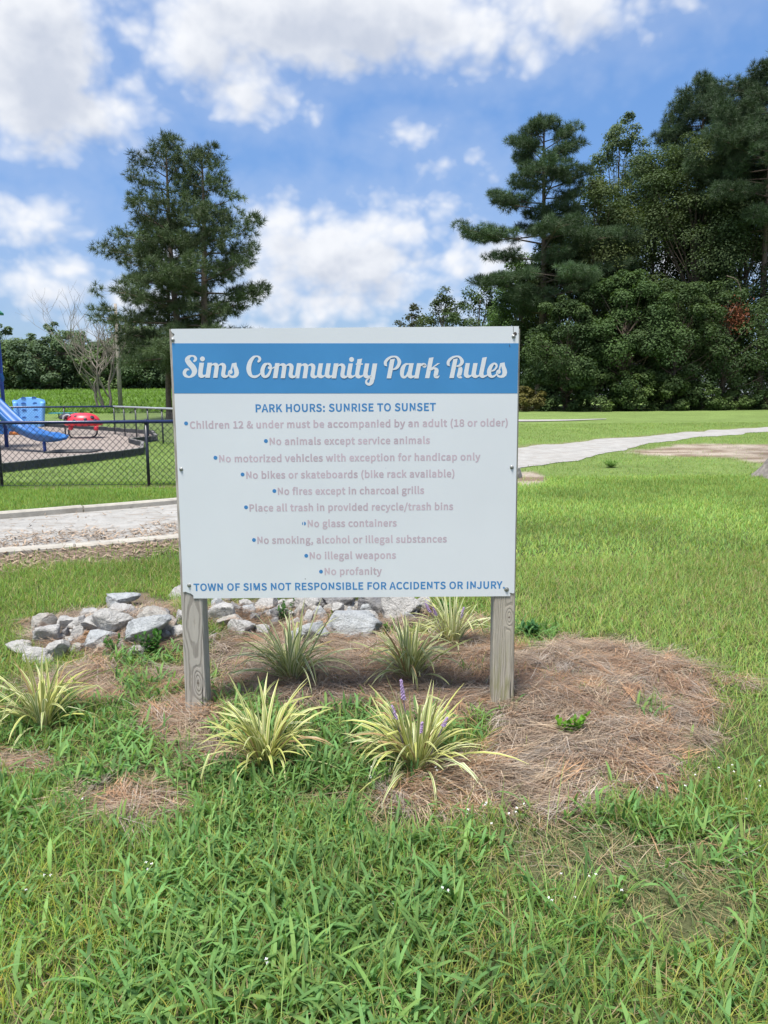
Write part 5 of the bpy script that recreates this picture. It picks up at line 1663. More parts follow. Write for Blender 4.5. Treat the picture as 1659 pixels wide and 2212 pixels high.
# posts
pb = gp(15, 966, DZ)
def tpost(x, y, h):
    z = pz(x, y)
    mb = MB(); mb.tube([(x, y, z - .1), (x, y, z + h)], .057, 14); mb.lathe((x, y, z + h - .001), [(.062, 0), (.062, .02), (.03, .05)], 14); mb.build('post', M['post_blue'], ps_root)
px0, py0 = pb[0], pb[1]
for dx, dy in ((0, 0), (-1.25, 0), (0, -1.25), (-1.25, -1.25)):
    tpost(px0 + dx, py0 + dy, 3.35)
zc = pz(px0, py0)
mb = MB(); mb.box((px0 - .745, py0 - .625, zc + 1.2), (1.2, 1.2, .06)); mb.build('deck', M['post_blue'], ps_root, .01)
mb = MB()
rc = np.array([px0 - .745, py0 - .625, zc + 3.3])
rs = 1.1
for _ in range(12):
    tip = at_depth(8, 677, rc[1] + rs); rs = .5 * rs + .5 * max(.7, tip[0] - rc[0])
vs = [rc + np.array([sx_ * rs, sy_ * rs, tip[2] - rc[2] - .0]) for sx_, sy_ in ((-1, -1), (1, -1), (1, 1), (-1, 1))]
vs += [rc + np.array([sx_ * rs * .55, sy_ * rs * .55, tip[2] - rc[2] + .42]) for sx_, sy_ in ((-1, -1), (1, -1), (1, 1), (-1, 1))]
vs += [rc + np.array([0, 0, tip[2] - rc[2] + .68])]
vs += [v_ + np.array([0, 0, -.06]) for v_ in vs[:4]]
fs = [(0, 1, 5, 4), (1, 2, 6, 5), (2, 3, 7, 6), (3, 0, 4, 7), (4, 5, 8), (5, 6, 8), (6, 7, 8), (7, 4, 8), (9, 10, 1, 0), (10, 11, 2, 1), (11, 12, 3, 2), (12, 9, 0, 3), (12, 11, 10, 9)]
mb.add(vs, fs); mb.build('roof', M['roof_green'], ps_root)
# guard tube seen at the very edge
mb = MB(); mb.tube(catmull([at_depth(-40, 770, py0), at_depth(-8, 798, py0), at_depth(4, 812, py0 - .02), at_depth(2, 826, py0), at_depth(-30, 838, py0)], 6), .05, 10); mb.build('guard_bar', M['slide_blue'], ps_root)
# light blue climbing panel
YC = gp(62, 922, DZ)[1]
def cl(x, y, o=0.0): return at_depth(x, y, YC - o)
out = [(26, 866), (29, 863.5), (36, 864.5), (41, 862.5), (47, 859.5), (55, 858), (70, 857.8), (78, 860.5), (83, 863), (90, 862), (96, 863.5), (98, 868), (97.5, 885), (96.5, 905), (96, 921), (88, 925), (60, 926), (38, 924), (36, 910), (33, 892), (28, 874)]
mb = MB()
def relief(x): return .05 * math.exp(-((x - 33) / 5) ** 2) + .05 * math.exp(-((x - 91) / 5) ** 2)
front = [cl(x, y, relief(x)) for x, y in out]; back_ = [cl(x, y, -.12) for x, y in out]
# filled front as a triangulated outline
bm = bmesh.new()
fv = [bm.verts.new(tuple(p)) for p in front]; bv = [bm.verts.new(tuple(p)) for p in back_]
f1 = bm.faces.new(fv); f2 = bm.faces.new(bv[::-1])
for i in range(len(out)):
    j = (i + 1) % len(out); bm.faces.new((fv[j], fv[i], bv[i], bv[j]))
bmesh.ops.triangulate(bm, faces=[f1, f2]); bmesh.ops.recalc_face_normals(bm, faces=bm.faces)
me = bpy.data.meshes.new('climber_panel'); bm.to_mesh(me); bm.free()
cpn = link_mesh('climber_panel', me, M['light_blue'], ps_root)
md = cpn.modifiers.new('bevel', 'BEVEL'); md.width = .03; md.segments = 3; md.limit_method = 'ANGLE'
for x, tw in ((34, 5), (91, 5)):
    mb = MB(); mb.tube(catmull([cl(x - 1.5 if x < 60 else x + 1, 868, .03), cl(x + (1 if x < 60 else 0), 890, .05), cl(x + (4 if x < 60 else 0), 921, .05)], 5), tw * YC / F, 10); mb.build('side_wing', M['light_blue'], cpn)
for (x, y, w_) in ((50, 860.6, 5), (73, 860, 5), (50.5, 872.6, 5.2), (75.5, 872, 5), (52, 887, 5), (77, 886.5, 4.8), (52, 902.5, 4.5), (79, 901.5, 4.5), (53, 916, 4.2), (80, 915, 4.2)):
    mb = MB()
    s_ = YC / F
    c = cl(x, y, .045)
    pts = [(c[0] + w_ * s_ * math.cos(t_), c[1], c[2] + w_ * .62 * s_ * math.sin(t_)) for t_ in np.linspace(0, math.pi, 10)]
    mb.prism(pts, (0, .03, 0)); mb.build('hand_hold', M['deep_blue'], cpn)  # raised half disc stands for a hole, its shade put into the darker blue
# step block and orange beam
pbk = gp(8, 938, DZ)
root = empty('play_step', pbk, 'low blue plastic step behind the slide post', 'step')
s_ = pbk[1] / F
mb = MB(); mb.box((pbk[0], pbk[1] + .3, pbk[2] + .16), (34 * s_, .6, .40)); mb.build('body', M['slide_blue'], root, .05, 3)
mb = MB(); mb.box((pbk[0], pbk[1] + .3, pbk[2] + .375), (36 * s_, .66, .05)); mb.build('lid', M['slide_blue'], root, .02, 2)
ob_ = gp(40, 939, DZ)
mb = MB(); s_ = ob_[1] / F
for k in range(-2, 3):
    mb.lathe((ob_[0] + k * 7.5 * s_ - 3.7 * s_, ob_[1], ob_[2] + .055), [(.055, 0), (.075, .02), (.075, .09), (.055, .11)], 14, (1, 0, 0))
mb.box((ob_[0], ob_[1], ob_[2] + .04), (36 * s_, .12, .07))
tag(mb.build('balance_beam', M['orange'], None), 'short orange plastic beam lying on the mulch under the slide', 'beam')
# teal table behind the ladybird
tt = gp(137, 903, 0); sY = tt[1] / F
root = empty('park_table', tt, 'teal flat-topped table beyond the red ladybird rider', 'table')
top = at_depth(137, 892.3, tt[1])
mb = MB(); mb.box((top[0], tt[1], top[2]), (52 * sY, .7, .05)); mb.build('table_top', M['teal'], root, .012)
for k in (-1, 1):
    mb = MB(); mb.tube([(top[0] + k * 10 * sY, tt[1], tt[2] - .05), (top[0] + k * 10 * sY, tt[1], top[2])], .035, 10); mb.build('leg', M['black_metal'], root)
# ladybird spring rider
lb = gp(186, 946, DZ); YL = lb[1]; s_ = YL / F
root = empty('ladybird_rider', lb, 'red ladybird spring rider with black spots on the mulch', 'spring rider')
cB = at_depth(179, 911, YL)
A_x, A_z, A_y = 36 * s_, 19 * s_, 27 * s_
def dome(mb, c, ax, ay, az_, n=28, m_=10, z0=0.0):
    vs, fs = [], []
    for i in range(m_ + 1):
        th = z0 + (math.pi / 2 - z0) * i / m_
        for k in range(n):
            a_ = 2 * math.pi * k / n
            ce = math.cos(th) ** .75 if th < math.pi / 2 - 1e-6 else 0
            vs.append((c[0] + ax * ce * math.cos(a_), c[1] + ay * ce * math.sin(a_), c[2] + az_ * math.sin(th)))
    for i in range(m_):
        for k in range(n):
            k2 = (k + 1) % n
            fs.append((i * n + k, i * n + k2, (i + 1) * n + k2, (i + 1) * n + k))
    fs.append(tuple(range(n - 1, -1, -1)))
    mb.add(vs, fs, True)
mb = MB(); dome(mb, cB, A_x, A_y, A_z)
body = mb.build('body', M['red'], root)
mb = MB(); mb.lathe((cB[0] + 1 * s_, cB[1], cB[2] - .16), [(.3 * A_x, 0), (1.02 * A_x, .02), (1.12 * A_x, .07), (1.12 * A_x, .12), (1.0 * A_x, .165)], 32)
for v_i in range(len(mb.v)):
    x_, y_, z_ = mb.v[v_i]; mb.v[v_i] = (x_, cB[1] + (y_ - cB[1]) * .78, z_)
rim = mb.build('rim', M['red'], root)
for (x, y) in ((153, 926), (208, 927)):
    c = at_depth(x, y, YL - .3); mb = MB(); mb.lathe((c[0], c[1], c[2] - .05), [(.05, 0), (.085, .03), (.085, .14), (.06, .17)], 14); mb.build('foot', M['red'], root)
for (x, y, q) in ((151, 896, 4.2), (163, 899, 3.2), (199, 901, 4.6), (209, 897, 3.8), (178, 892, 2.8), (206, 909, 4), (160, 909, 3.5), (184, 905, 3.5)):
    # find the dome surface along the sight line
    d = ray(x, y); best = None
    for t in np.linspace(YL - 1.2, YL + .3, 400):
        p = CAM + d * (t / d[1])
        u = (p - cB) / np.array([A_x, A_y, A_z])
        rr_ = math.hypot(u[0], u[1])
        if 0 <= u[2] < 1 and rr_ <= math.cos(math.asin(min(1, u[2]))) ** .75:
            best = p; break
    if best is None: continue
    nrm = (best - cB) / np.array([A_x ** 2, A_y ** 2, A_z ** 2]); nrm /= np.linalg.norm(nrm)
    mb = MB(); mb.lathe(best - nrm * .02, [(q * s_, 0), (q * s_ * .95, .028), (q * s_ * .6, .036)], 16, nrm); mb.build('spot', M['dark_spot'], body)
hd = at_depth(140, 902, YL)
mb = MB(); dome(mb, (hd[0] + 3 * s_, hd[1], hd[2] - .06), 13 * s_, 20 * s_, 13 * s_, 20, 7)
head = mb.build('head', M['dark_spot'], root)
mb = MB(); mb.tube(catmull([at_depth(136, 906, YL - .35), at_depth(139, 899, YL - .34), at_depth(146, 896, YL - .32), at_depth(152, 899, YL - .32)], 5), .035, 8); mb.build('face_rim', M['grey_plastic'], head)
mb = MB()
mb.tube(catmull([at_depth(150, 924, YL), at_depth(148.5, 934, YL), at_depth(151, 941, YL), at_depth(157, 947, YL)], 6), .03, 8)
mb.tube(catmull([at_depth(208, 926, YL + .3), at_depth(210, 934, YL + .3), at_depth(206, 941, YL + .3), at_depth(199, 945, YL + .3)], 6), .03, 8)
mb.build('spring_leg', M['black_metal'], root)
mat_g = gp(160, 976, DZ)
root = empty('wear_mat', mat_g, 'flat dark wear mat on the mulch below the slide end', 'mat')
s_ = mat_g[1] / F
mb = MB(); mb.box((mat_g[0], mat_g[1], mat_g[2] + .02), (100 * s_, 1.0, .03)); mb.build('rubber_mat', M['border'], root, .01)
for k in range(5):
    mb = MB(); mb.box((mat_g[0], mat_g[1] - .4 + .2 * k, mat_g[2] + .04), (96 * s_, .05, .02)); mb.build('ridge', M['border_top'], root)

# ------------------------------------------------------------------ trees
def needles_mesh(T, AX, col, K, Lr, wd, r):
    """bursts of K needles at tuft points T with axes AX"""
    n = len(T)
    T = np.repeat(T, K, 0); AX = np.repeat(AX, K, 0); col = np.repeat(col, K, 0)
    d = AX * .75 + r.normal(0, .75, (n * K, 3)); d /= np.linalg.norm(d, axis=1)[:, None]
    s = np.cross(d, r.normal(0, 1, (n * K, 3))); s /= np.linalg.norm(s, axis=1)[:, None]
    L = r.uniform(*Lr, n * K)[:, None]
    V = np.stack([T - s * wd, T + s * wd, T + d * L + s * wd * .35, T + d * L - s * wd * .35], 1).reshape(-1, 3)
    col = col * r.uniform(.8, 1.2, (n * K, 1))
    Cc = np.repeat(col, 4, 0)
    Q = np.arange(n * K * 4).reshape(-1, 4)
    return V, Q, Cc

def pine(base, H, cb, R, seed, label, group=None, nb=78, prof=None, col=(.060, .098, .048), K=24, trunk_r=.22, lean=(0, 0), Ln=(.20, .33), low_side=None, clump=.50, flat=.75):
    root = empty('pine_tree', base, label, 'tree', group)
    r = np.random.default_rng(seed)
    b0 = np.array(base, float)
    def tp(t):
        return b0 + np.array([lean[0] * t + .12 * math.sin(t * 5 + seed), lean[1] * t + .1 * math.cos(t * 4 + seed), -.1 + (H * .98 + .1) * t])
    tk = MB()
    tk.tube([tp(t) for t in np.linspace(0, 1, 14)], [trunk_r * (1.25 if t == 0 else 1) * (1 - .86 * t ** 1.1) for t in np.linspace(0, 1, 14)], 9)
    T, AX, C_ = [], [], []
    prof = prof or (lambda t: (math.sin(math.pi * min(1, .22 + .80 * t))) ** .8)
    for i in range(nb):
        t = (i + r.uniform(-.3, .3)) / (nb - 1); t = min(max(t, 0), 1)
        tt = cb + (1 - cb) * t ** .95
        az = i * 2.39996 + r.normal(0, .4)
        L = max(.35, R * prof(t) * r.uniform(.70, 1.06))
        if r.random() < .15: L *= .6
        o = tp(tt)
        d = np.array([math.cos(az), math.sin(az), 0])
        rise = r.uniform(-.12, .18) + .45 * t ** 2
        drp = r.uniform(.05, .30) * (1 - t)
        f = lambda s: o + d * L * s + np.array([0, 0, L * (rise * s - drp * s * s + .14 * s ** 3)])
        br = trunk_r * .28 * (1 - .6 * t)
        tk.tube([f(s) for s in (0, .3, .6, .95)], [br, br * .75, br * .5, br * .2], 5, cap=False)
        side = np.array([-d[1], d[0], 0])
        nc = max(2, int(L * 2.3 + r.random()))
        tone = r.uniform(.75, 1.3)
        for k in range(nc):
            s = .42 + .58 * (k + r.uniform(.2, 1)) / nc
            lat = r.normal(0, .26) * L * (1.2 - s * .7)
            cc = f(s) + side * lat + np.array([0, 0, r.normal(.04, .10) + .04 * abs(lat)])
            tk.tube([f(max(.15, s - .15)), cc], [br * .32, br * .12], 4, cap=False)
            ct = tone * r.uniform(.8, 1.25)
            rc_ = clump * r.uniform(.7, 1.25)
            m_ = int(16 * (rc_ / .5) ** 1.5)
            dv_ = r.normal(0, 1, (m_, 3)); dv_ /= np.linalg.norm(dv_, axis=1)[:, None]
            rad_ = r.uniform(.25, 1, m_) ** .6
            pp = cc + dv_ * (rad_ * rc_)[:, None] * np.array([1, 1, flat])
            aa = dv_ * .8 + d * .35 + np.array([0, 0, .55]); aa /= np.linalg.norm(aa, axis=1)[:, None]
            T += list(pp); AX += list(aa); C_ += list(np.array(col) * ct * r.uniform(.85, 1.2, (m_, 1)))
    for k in range(10):
        p = tp(1) + r.normal(0, .16, 3); T.append(p); AX.append(np.array([0, 0, 1.])); C_.append(np.array(col))
    tk.build('trunk', M['bark'], root)
    V, Q, Cc = needles_mesh(np.array(T), np.array(AX), np.array(C_), K, Ln, .0095, r)
    link_mesh('crown', np_mesh('crown', V, Q, col=Cc), M['needle'], root)
    return root

def leaf_quads(P, N_, L, Wd, col, r):
    n = len(P)
    d = np.cross(N_, r.normal(0, 1, (n, 3))); d /= np.linalg.norm(d, axis=1)[:, None] + 1e-9
    s = np.cross(N_, d)
    L = L[:, None]; Wd = Wd[:, None]
    V = np.stack([P - d * L / 2, P + s * Wd / 2 + N_ * L * .06, P + d * L / 2, P - s * Wd / 2 + N_ * L * .06], 1).reshape(-1, 3)
    return V, np.arange(n * 4).reshape(-1, 4), np.repeat(col, 4, 0)

def leafy(name, base, H, R, seed, label, cb=.15, col=(.045, .080, .022), col2=None, leaf=.2, ncl=90, nl=160, group=None, cl_r=.26, airy=0.0, trunk_r=.2, squash=1.0, lean=(0, 0), cat='tree', bark='bark', shape=1.0):
    root = empty(name, base, label, cat, group)
    r = np.random.default_rng(seed)
    b0 = np.array(base, float)
    zc0, zc1 = H * cb, H
    cen = b0 + np.array([lean[0], lean[1], (zc0 + zc1) / 2]); hz_ = (zc1 - zc0) / 2
    ph = r.uniform(0, 6.28, 4)
    Pc, Rc, Tc = [], [], []
    for i in range(ncl):
        u = r.uniform(-1, 1); a = r.uniform(0, 6.283)
        rad = r.uniform(.5, 1.0) ** .55
        lob = 1 + .20 * math.sin(3 * a + ph[0] + 2 * u) + .14 * math.sin(5 * a + ph[1]) + .12 * math.sin(4 * u * 2 + ph[2] + a)
        q = math.sqrt(max(0, 1 - abs(u) ** (2 * shape)))
        # widest a bit below the middle
        w = q * (1 - .18 * u)
        p = cen + np.array([math.cos(a) * R * w * rad * lob, math.sin(a) * R * w * rad * lob, u * hz_ * (.96 + .06 * lob) * max(rad, .72)])
        Pc.append(p); Rc.append(math.sqrt(R * hz_) * cl_r * r.uniform(.6, 1.25) * (1 - .3 * max(0, u))); Tc.append(r.uniform(0, 1))
    Pc, Rc, Tc = np.array(Pc), np.array(Rc), np.array(Tc)
    tk = MB()
    top = cen + np.array([0, 0, hz_ * .7])
    tpts = [b0 + np.array([0, 0, -.1]), b0 + (top - b0) * .25 + r.normal(0, .08, 3) * [1, 1, 0], b0 + (top - b0) * .55 + r.normal(0, .15, 3) * [1, 1, 0], top]
    tk.tube(catmull(tpts, 4), np.linspace(trunk_r, trunk_r * .22, 13), 8)
    for i in range(0, ncl, max(1, ncl // 42)):
        p = Pc[i]
        f = np.clip((p[2] - b0[2]) / (top[2] - b0[2]) * .75 - .1, .08, .9)
        s0 = b0 + (top - b0) * f
        mid = (s0 + p) / 2 + np.array([0, 0, -.06 * np.linalg.norm(p - s0)]) + r.normal(0, .1, 3)
        tk.tube([s0, mid, p], [trunk_r * .30, trunk_r * .18, trunk_r * .06], 5, cap=False)
    tk.build('trunk', M[bark], root)
    n = ncl * nl
    ci = np.repeat(np.arange(ncl), nl)
    d = r.normal(0, 1, (n, 3)); d /= np.linalg.norm(d, axis=1)[:, None]
    out = Pc - cen; out /= np.linalg.norm(out, axis=1)[:, None] + 1e-9
    d = d + .35 * out[ci] + np.array([0, 0, .2]); d /= np.linalg.norm(d, axis=1)[:, None]
    rad = r.uniform(.35 - .2 * airy, 1.08, n) ** .7
    P = Pc[ci] + d * (Rc[ci] * rad)[:, None] * np.array([1, 1, .72 * squash])
    N_ = d * .65 + np.array([0, 0, .55]) + r.normal(0, .32, (n, 3)); N_ /= np.linalg.norm(N_, axis=1)[:, None]
    ca, cbb = np.array(col), np.array(col2 if col2 is not None else np.array(col) * [1.35, 1.3, 1.0])
    cc = ca + (cbb - ca) * Tc[ci][:, None]
    cc = cc * r.uniform(.82, 1.2, (n, 1))
    V, Q, Cc = leaf_quads(P, N_, leaf * r.uniform(.7, 1.3, n), leaf * .62 * r.uniform(.7, 1.3, n), cc, r)
    link_mesh('crown', np_mesh('crown', V, Q, col=Cc), M['leaf'], root)
    return root

def dup(root, loc, rz, sc, label=None):
    rt = root.copy(); COL.objects.link(rt)
    rt.location = loc; rt.rotation_euler = (0, 0, rz); rt.scale = (sc[0], sc[0], sc[1])
    if label: rt['label'] = label
    for ch in list(root.children):
        c = ch.copy(); COL.objects.link(c); c.parent = rt
    return rt

def foot(px_, Y):
    d = ray(px_, 880); x = d[0] / d[1] * Y
    return np.array([x, Y, tz(x, Y)])
def top_h(py_, Y, base):
    return at_depth(CX, py_, Y)[2] - base[2]

# three pines left of the sign
GPN = 'pines standing together behind the sign, left of its middle'
def pf(R, ts, ws):
    return lambda t: float(np.interp(t, ts, ws)) / R
Y = 40.0
p = foot(404, Y); pine(p, top_h(300, Y, p), .17, 4.1, 27, 'big pine with a trunk rising from the top left corner of the sign', GPN, nb=54, clump=.42, lean=(-.55, 0), col=(.074, .108, .050), trunk_r=.24, prof=pf(4.1, [0, .1, .45, .6, .72, .88, 1], [3.7, 4.0, 4.2, 3.3, 2.3, 1.5, .7]))
Y = 39.2
p = foot(456, Y); pine(p, top_h(318, Y, p), .20, 3.4, 22, 'tall pine with a bare lower trunk, rightmost of the three', GPN, nb=46, clump=.41, lean=(-.1, 0), col=(.074, .108, .050), trunk_r=.25, prof=pf(3.4, [0, .1, .22, .4, .58, .7, .88, 1], [3.4, 3.5, 2.6, 3.2, 3.1, 1.9, 1.4, .7]))
Y = 41.5
p = foot(370, Y); pine(p, top_h(470, Y, p), .36, 2.4, 23, 'shorter slim pine, leftmost of the three', GPN, nb=34, clump=.42, col=(.074, .108, .050), trunk_r=.17, prof=pf(2.4, [0, .5, 1], [2.2, 2.4, .8]))

# right side: pines
GR = 'trees of the wood on the right'
Y = 56
p = foot(1165, Y); pine(p, top_h(255, Y, p), .34, 6.0, 31, 'pine with flat layered branches at the left edge of the right-hand wood', 'tall pines of the right-hand wood', nb=62, trunk_r=.33, Ln=(.26, .42), prof=lambda t: pf(6.0, [0, .08, .2, .4, .6, .8, 1], [4.6, 6.2, 6.2, 5.2, 3.9, 2.9, 1.0])(t) * (.45 + .65 * abs(math.sin(t * 13))), clump=.58, flat=.36)
Y = 62
p = foot(1490, Y); pine(p, top_h(168, Y, p), .50, 4.8, 32, 'dark round-topped pine towering behind the broadleaf trees', 'tall pines of the right-hand wood', nb=60, trunk_r=.3, Ln=(.28, .44), clump=.60)
Y = 54
p = foot(1632, Y); pine(p, top_h(118, Y, p), .52, 5.4, 33, 'tallest pine with a long bare trunk at the right edge', 'tall pines of the right-hand wood', nb=64, trunk_r=.28, Ln=(.26, .42), clump=.60)
Y = 60
p = foot(1585, Y); pine(p, top_h(205, Y, p), .50, 4.6, 34, 'pine crown between the two tallest ones', 'tall pines of the right-hand wood', nb=52, trunk_r=.26, Ln=(.28, .44), clump=.60)
p = foot(1760, Y); pine(p, top_h(150, Y, p), .45, 5.0, 35, 'tall pine just beyond the right edge of the wood view', 'tall pines of the right-hand wood', nb=60, trunk_r=.28, Ln=(.28, .44), clump=.60)

# broadleaf trees: px, top, half-width px, depth, colours, label ...
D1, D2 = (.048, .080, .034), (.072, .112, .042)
OL1, OL2 = (.060, .092, .040), (.084, .115, .048)
BR1, BR2 = (.068, .128, .038), (.098, .165, .046)
LG1, LG2 = (.105, .150, .080), (.135, .180, .098)
BT = [
    (890, 655, 42, 82, (.052, .062, .034), (.075, .080, .045), 'low thin brownish-green tree at the far left end of the right-hand wood', dict(cb=.1, airy=.8, ncl=60, nl=70, leaf=.26)),
    (960, 628, 60, 78, (.048, .068, .026), (.065, .090, .032), 'small uneven tree rising above the sign top edge', dict(cb=.1, airy=.6, ncl=80, nl=80, leaf=.26)),
    (1035, 610, 65, 74, D1, D2, 'low bushy tree just left of the right post top', dict(cb=.05, ncl=90, nl=95, leaf=.25)),
    (1120, 545, 62, 64, BR1, BR2, 'fresh green tree in front of the layered pine', dict(cb=.05, ncl=95, nl=160, leaf=.18)),
    (1185, 520, 90, 58, D1, D2, 'dark broadleaf tree under the layered pine', dict(cb=.04, ncl=110, nl=300, leaf=.18)),
    (1270, 385, 105, 57, OL1, (.098, .122, .046), 'olive-topped broadleaf tree right of the layered pine', dict(cb=.06, ncl=140, nl=330, leaf=.17)),
    (1318, 250, 78, 70, LG1, LG2, 'slender pale green tree with an airy top against the sky', dict(cb=.25, airy=.9, ncl=110, nl=260, leaf=.19, cl_r=.22)),
    (1400, 330, 130, 60, (.052, .084, .036), (.074, .106, .044), 'broad dull green tree below the pale airy one', dict(cb=.08, ncl=150, nl=330, leaf=.18, airy=.3)),
    (1480, 300, 120, 57, OL1, OL2, 'broad tree with a yellowish olive crown', dict(cb=.10, ncl=150, nl=330, leaf=.17, airy=.2)),
    (1590, 385, 110, 56, (.046, .078, .034), OL1, 'dark drooping tree near the right edge', dict(cb=.10, ncl=120, nl=300, leaf=.17)),
    (1345, 580, 90, 51, (.055, .095, .036), (.075, .125, .042), 'leafy round-topped tree at the front of the wood, middle', dict(cb=.02, ncl=130, nl=300, leaf=.165)),
    (1225, 640, 86, 51, D1, D2, 'dark low tree right behind the right sign post', dict(cb=.02, ncl=110, nl=300, leaf=.165)),
    (1455, 600, 80, 50.5, D1, D2, 'low dark tree at the front of the wood, left of the dead brown branch', dict(cb=.02, ncl=110, nl=300, leaf=.165)),
    (1560, 610, 86, 51.5, D1, D2, 'dark low tree beside the bare pine trunk', dict(cb=.03, ncl=110, nl=115, leaf=.165)),
    (1700, 560, 100, 53, D1, D2, 'dark tree running out of the picture at the right', dict(cb=.03, ncl=100, nl=160, leaf=.18)),
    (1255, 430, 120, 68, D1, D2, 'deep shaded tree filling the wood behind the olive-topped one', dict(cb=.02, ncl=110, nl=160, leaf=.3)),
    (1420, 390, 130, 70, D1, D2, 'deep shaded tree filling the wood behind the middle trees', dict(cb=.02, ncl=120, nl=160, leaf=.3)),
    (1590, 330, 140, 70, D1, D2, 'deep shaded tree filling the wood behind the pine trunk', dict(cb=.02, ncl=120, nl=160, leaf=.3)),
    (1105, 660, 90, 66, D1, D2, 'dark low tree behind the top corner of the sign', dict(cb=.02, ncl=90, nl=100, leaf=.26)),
    (1850, 420, 150, 60, D1, D2, 'broad tree beyond the right end of the wood view', dict(cb=.05, ncl=110, nl=100, leaf=.28)),
]
for i, (px_, ty_, hw_, Y, a, e, lab, kw) in enumerate(BT):
    b0 = foot(px_, Y)
    leafy('broadleaf_tree', b0, top_h(ty_, Y, b0), hw_ * Y / F, 300 + i, lab, col=a, col2=e, group=GR, trunk_r=.16 + .02 * (i % 3), **kw)
# shrubs along the foot of the wood
BS = [(1135, 838, 40, 50.5, 'grassy brown shrub at the wood edge nearest the sign', (.10, .095, .035)), (1215, 822, 45, 50.2, 'low dark shrub between the sign and the wood middle', D1), (1290, 800, 50, 49.8, 'leafy shrub in the middle of the wood edge', D2),
      (1370, 795, 46, 49.6, 'round green shrub beneath the round-leaved tree', D2), (1445, 812, 45, 49.8, 'bright shrub at the wood edge right of the middle', D2), (1515, 830, 42, 50, 'low shrub left of the bare pine trunk', D2),
      (1585, 850, 45, 50.2, 'creeping shrub at the foot of the pine trunk', D2), (1655, 848, 50, 50.4, 'shrub at the right end of the wood edge', D1)]
for i, (px_, ty_, hw_, Y, lab, a) in enumerate(BS):
    b0 = foot(px_, Y)
    leafy('shrub', b0, top_h(ty_, Y, b0), hw_ * Y / F, 500 + i, lab, cb=-.1, col=a, leaf=.17, ncl=46, nl=95, group='shrubs along the foot of the wood', trunk_r=.04, cat='shrub', cl_r=.34)
# broken branch with dead brown leaves hanging in the wood
Y = 50.0
r = np.random.default_rng(8)
root = empty('broken_branch', at_depth(1592, 690, Y), 'broken branch hanging with a bunch of dead red-brown leaves', 'branch')
mb = MB()
mb.tube(catmull([at_depth(1570, 596, Y), at_depth(1592, 606, Y), at_depth(1601, 640, Y), at_depth(1592, 700, Y)], 5), np.linspace(.035, .015, 16), 6)
for k in range(7):
    a = at_depth(1596 + r.normal(0, 3), 655 + 8 * k * .5, Y); mb.tube([a, a + np.array([r.normal(0, .5), r.normal(0, .4), -.9])], [.025, .01], 5)
mb.build('stem', M['bark'], root)
n = 700
ctr = at_depth(1592, 683, Y)
P = ctr + r.normal(0, 1, (n, 3)) * np.array([.36, .35, .42])
N_ = r.normal(0, 1, (n, 3)); N_ /= np.linalg.norm(N_, axis=1)[:, None]
V, Q, Cc = leaf_quads(P, N_, r.uniform(.10, .2, n), r.uniform(.06, .12, n), np.array([.19, .065, .032]) * r.uniform(.5, 1.3, (n, 1)), r)
link_mesh('leaves', np_mesh('leaves', V, Q, col=Cc), M['dead_leaf'], root)

# bare leaning branch near the right edge, part of a nearer tree whose trunk foot shows at the picture edge
tf = gp(1655, 1036)
Y = tf[1]
root = empty('oak_tree', tf, 'grey ridged trunk foot of a near tree cut by the right picture edge', 'tree')
mb = MB()
c0 = at_depth(1659, 1000, Y + .25) * np.array([1, 1, 0]) + np.array([.40, 0, tf[2]])
vs, fs = [], []
N_ = 28
prof = [(-.1, .66), (0, .60), (.08, .53), (.2, .45), (.36, .37), (.6, .31), (1.0, .27), (1.6, .235), (3, .22), (5, .20), (7, .17), (9, .12), (11, .06)]
for h_, rr_ in prof:
    for k in range(N_):
        a_ = 2 * math.pi * k / N_
        fl = 1 + .16 * math.exp(-h_ * 4) * math.sin(5 * a_ + 1) + .045 * math.sin(13 * a_ + h_ * 3) + .03 * math.sin(23 * a_ - h_ * 9)
        vs.append((c0[0] + rr_ * fl * math.cos(a_) + .09 * h_, c0[1] + rr_ * fl * math.sin(a_), c0[2] + h_))
for i in range(len(prof) - 1):
    for k in range(N_):
        k2 = (k + 1) % N_; fs.append((i * N_ + k, i * N_ + k2, (i + 1) * N_ + k2, (i + 1) * N_ + k))
mb.add(vs, fs, True)
for k in range(12):
    a_ = -1.2 + 2.4 * (k % 5) / 4; h_ = 7 + k * .35
    s0 = c0 + np.array([.09 * h_, 0, h_])
    mb.tube([s0, s0 + np.array([1.3 * math.cos(a_), 1.3 * math.sin(a_), .8]), s0 + np.array([2.3 * math.cos(a_) + .4, 2.3 * math.sin(a_), 1.9])], [.07, .05, .02], 6)
mb.build('trunk', M['oakbark'], root)
r = np.random.default_rng(77)
n = 9000
cc_ = c0 + np.array([2.6, .4, 12.2])
d = r.normal(0, 1, (n, 3)); d /= np.linalg.norm(d, axis=1)[:, None]
P = cc_ + d * (r.uniform(.3, 1, n) ** .5)[:, None] * np.array([2.6, 2.6, 1.7])
N_ = r.normal(0, 1, (n, 3)) + [0, 0, .8]; N_ /= np.linalg.norm(N_, axis=1)[:, None]
V, Q, Cc = leaf_quads(P, N_, r.uniform(.10, .18, n), r.uniform(.06, .1, n), np.array([.05, .09, .025]) * r.uniform(.6, 1.3, (n, 1)), r)
link_mesh('crown', np_mesh('crown', V, Q, col=Cc), M['leaf'], root)

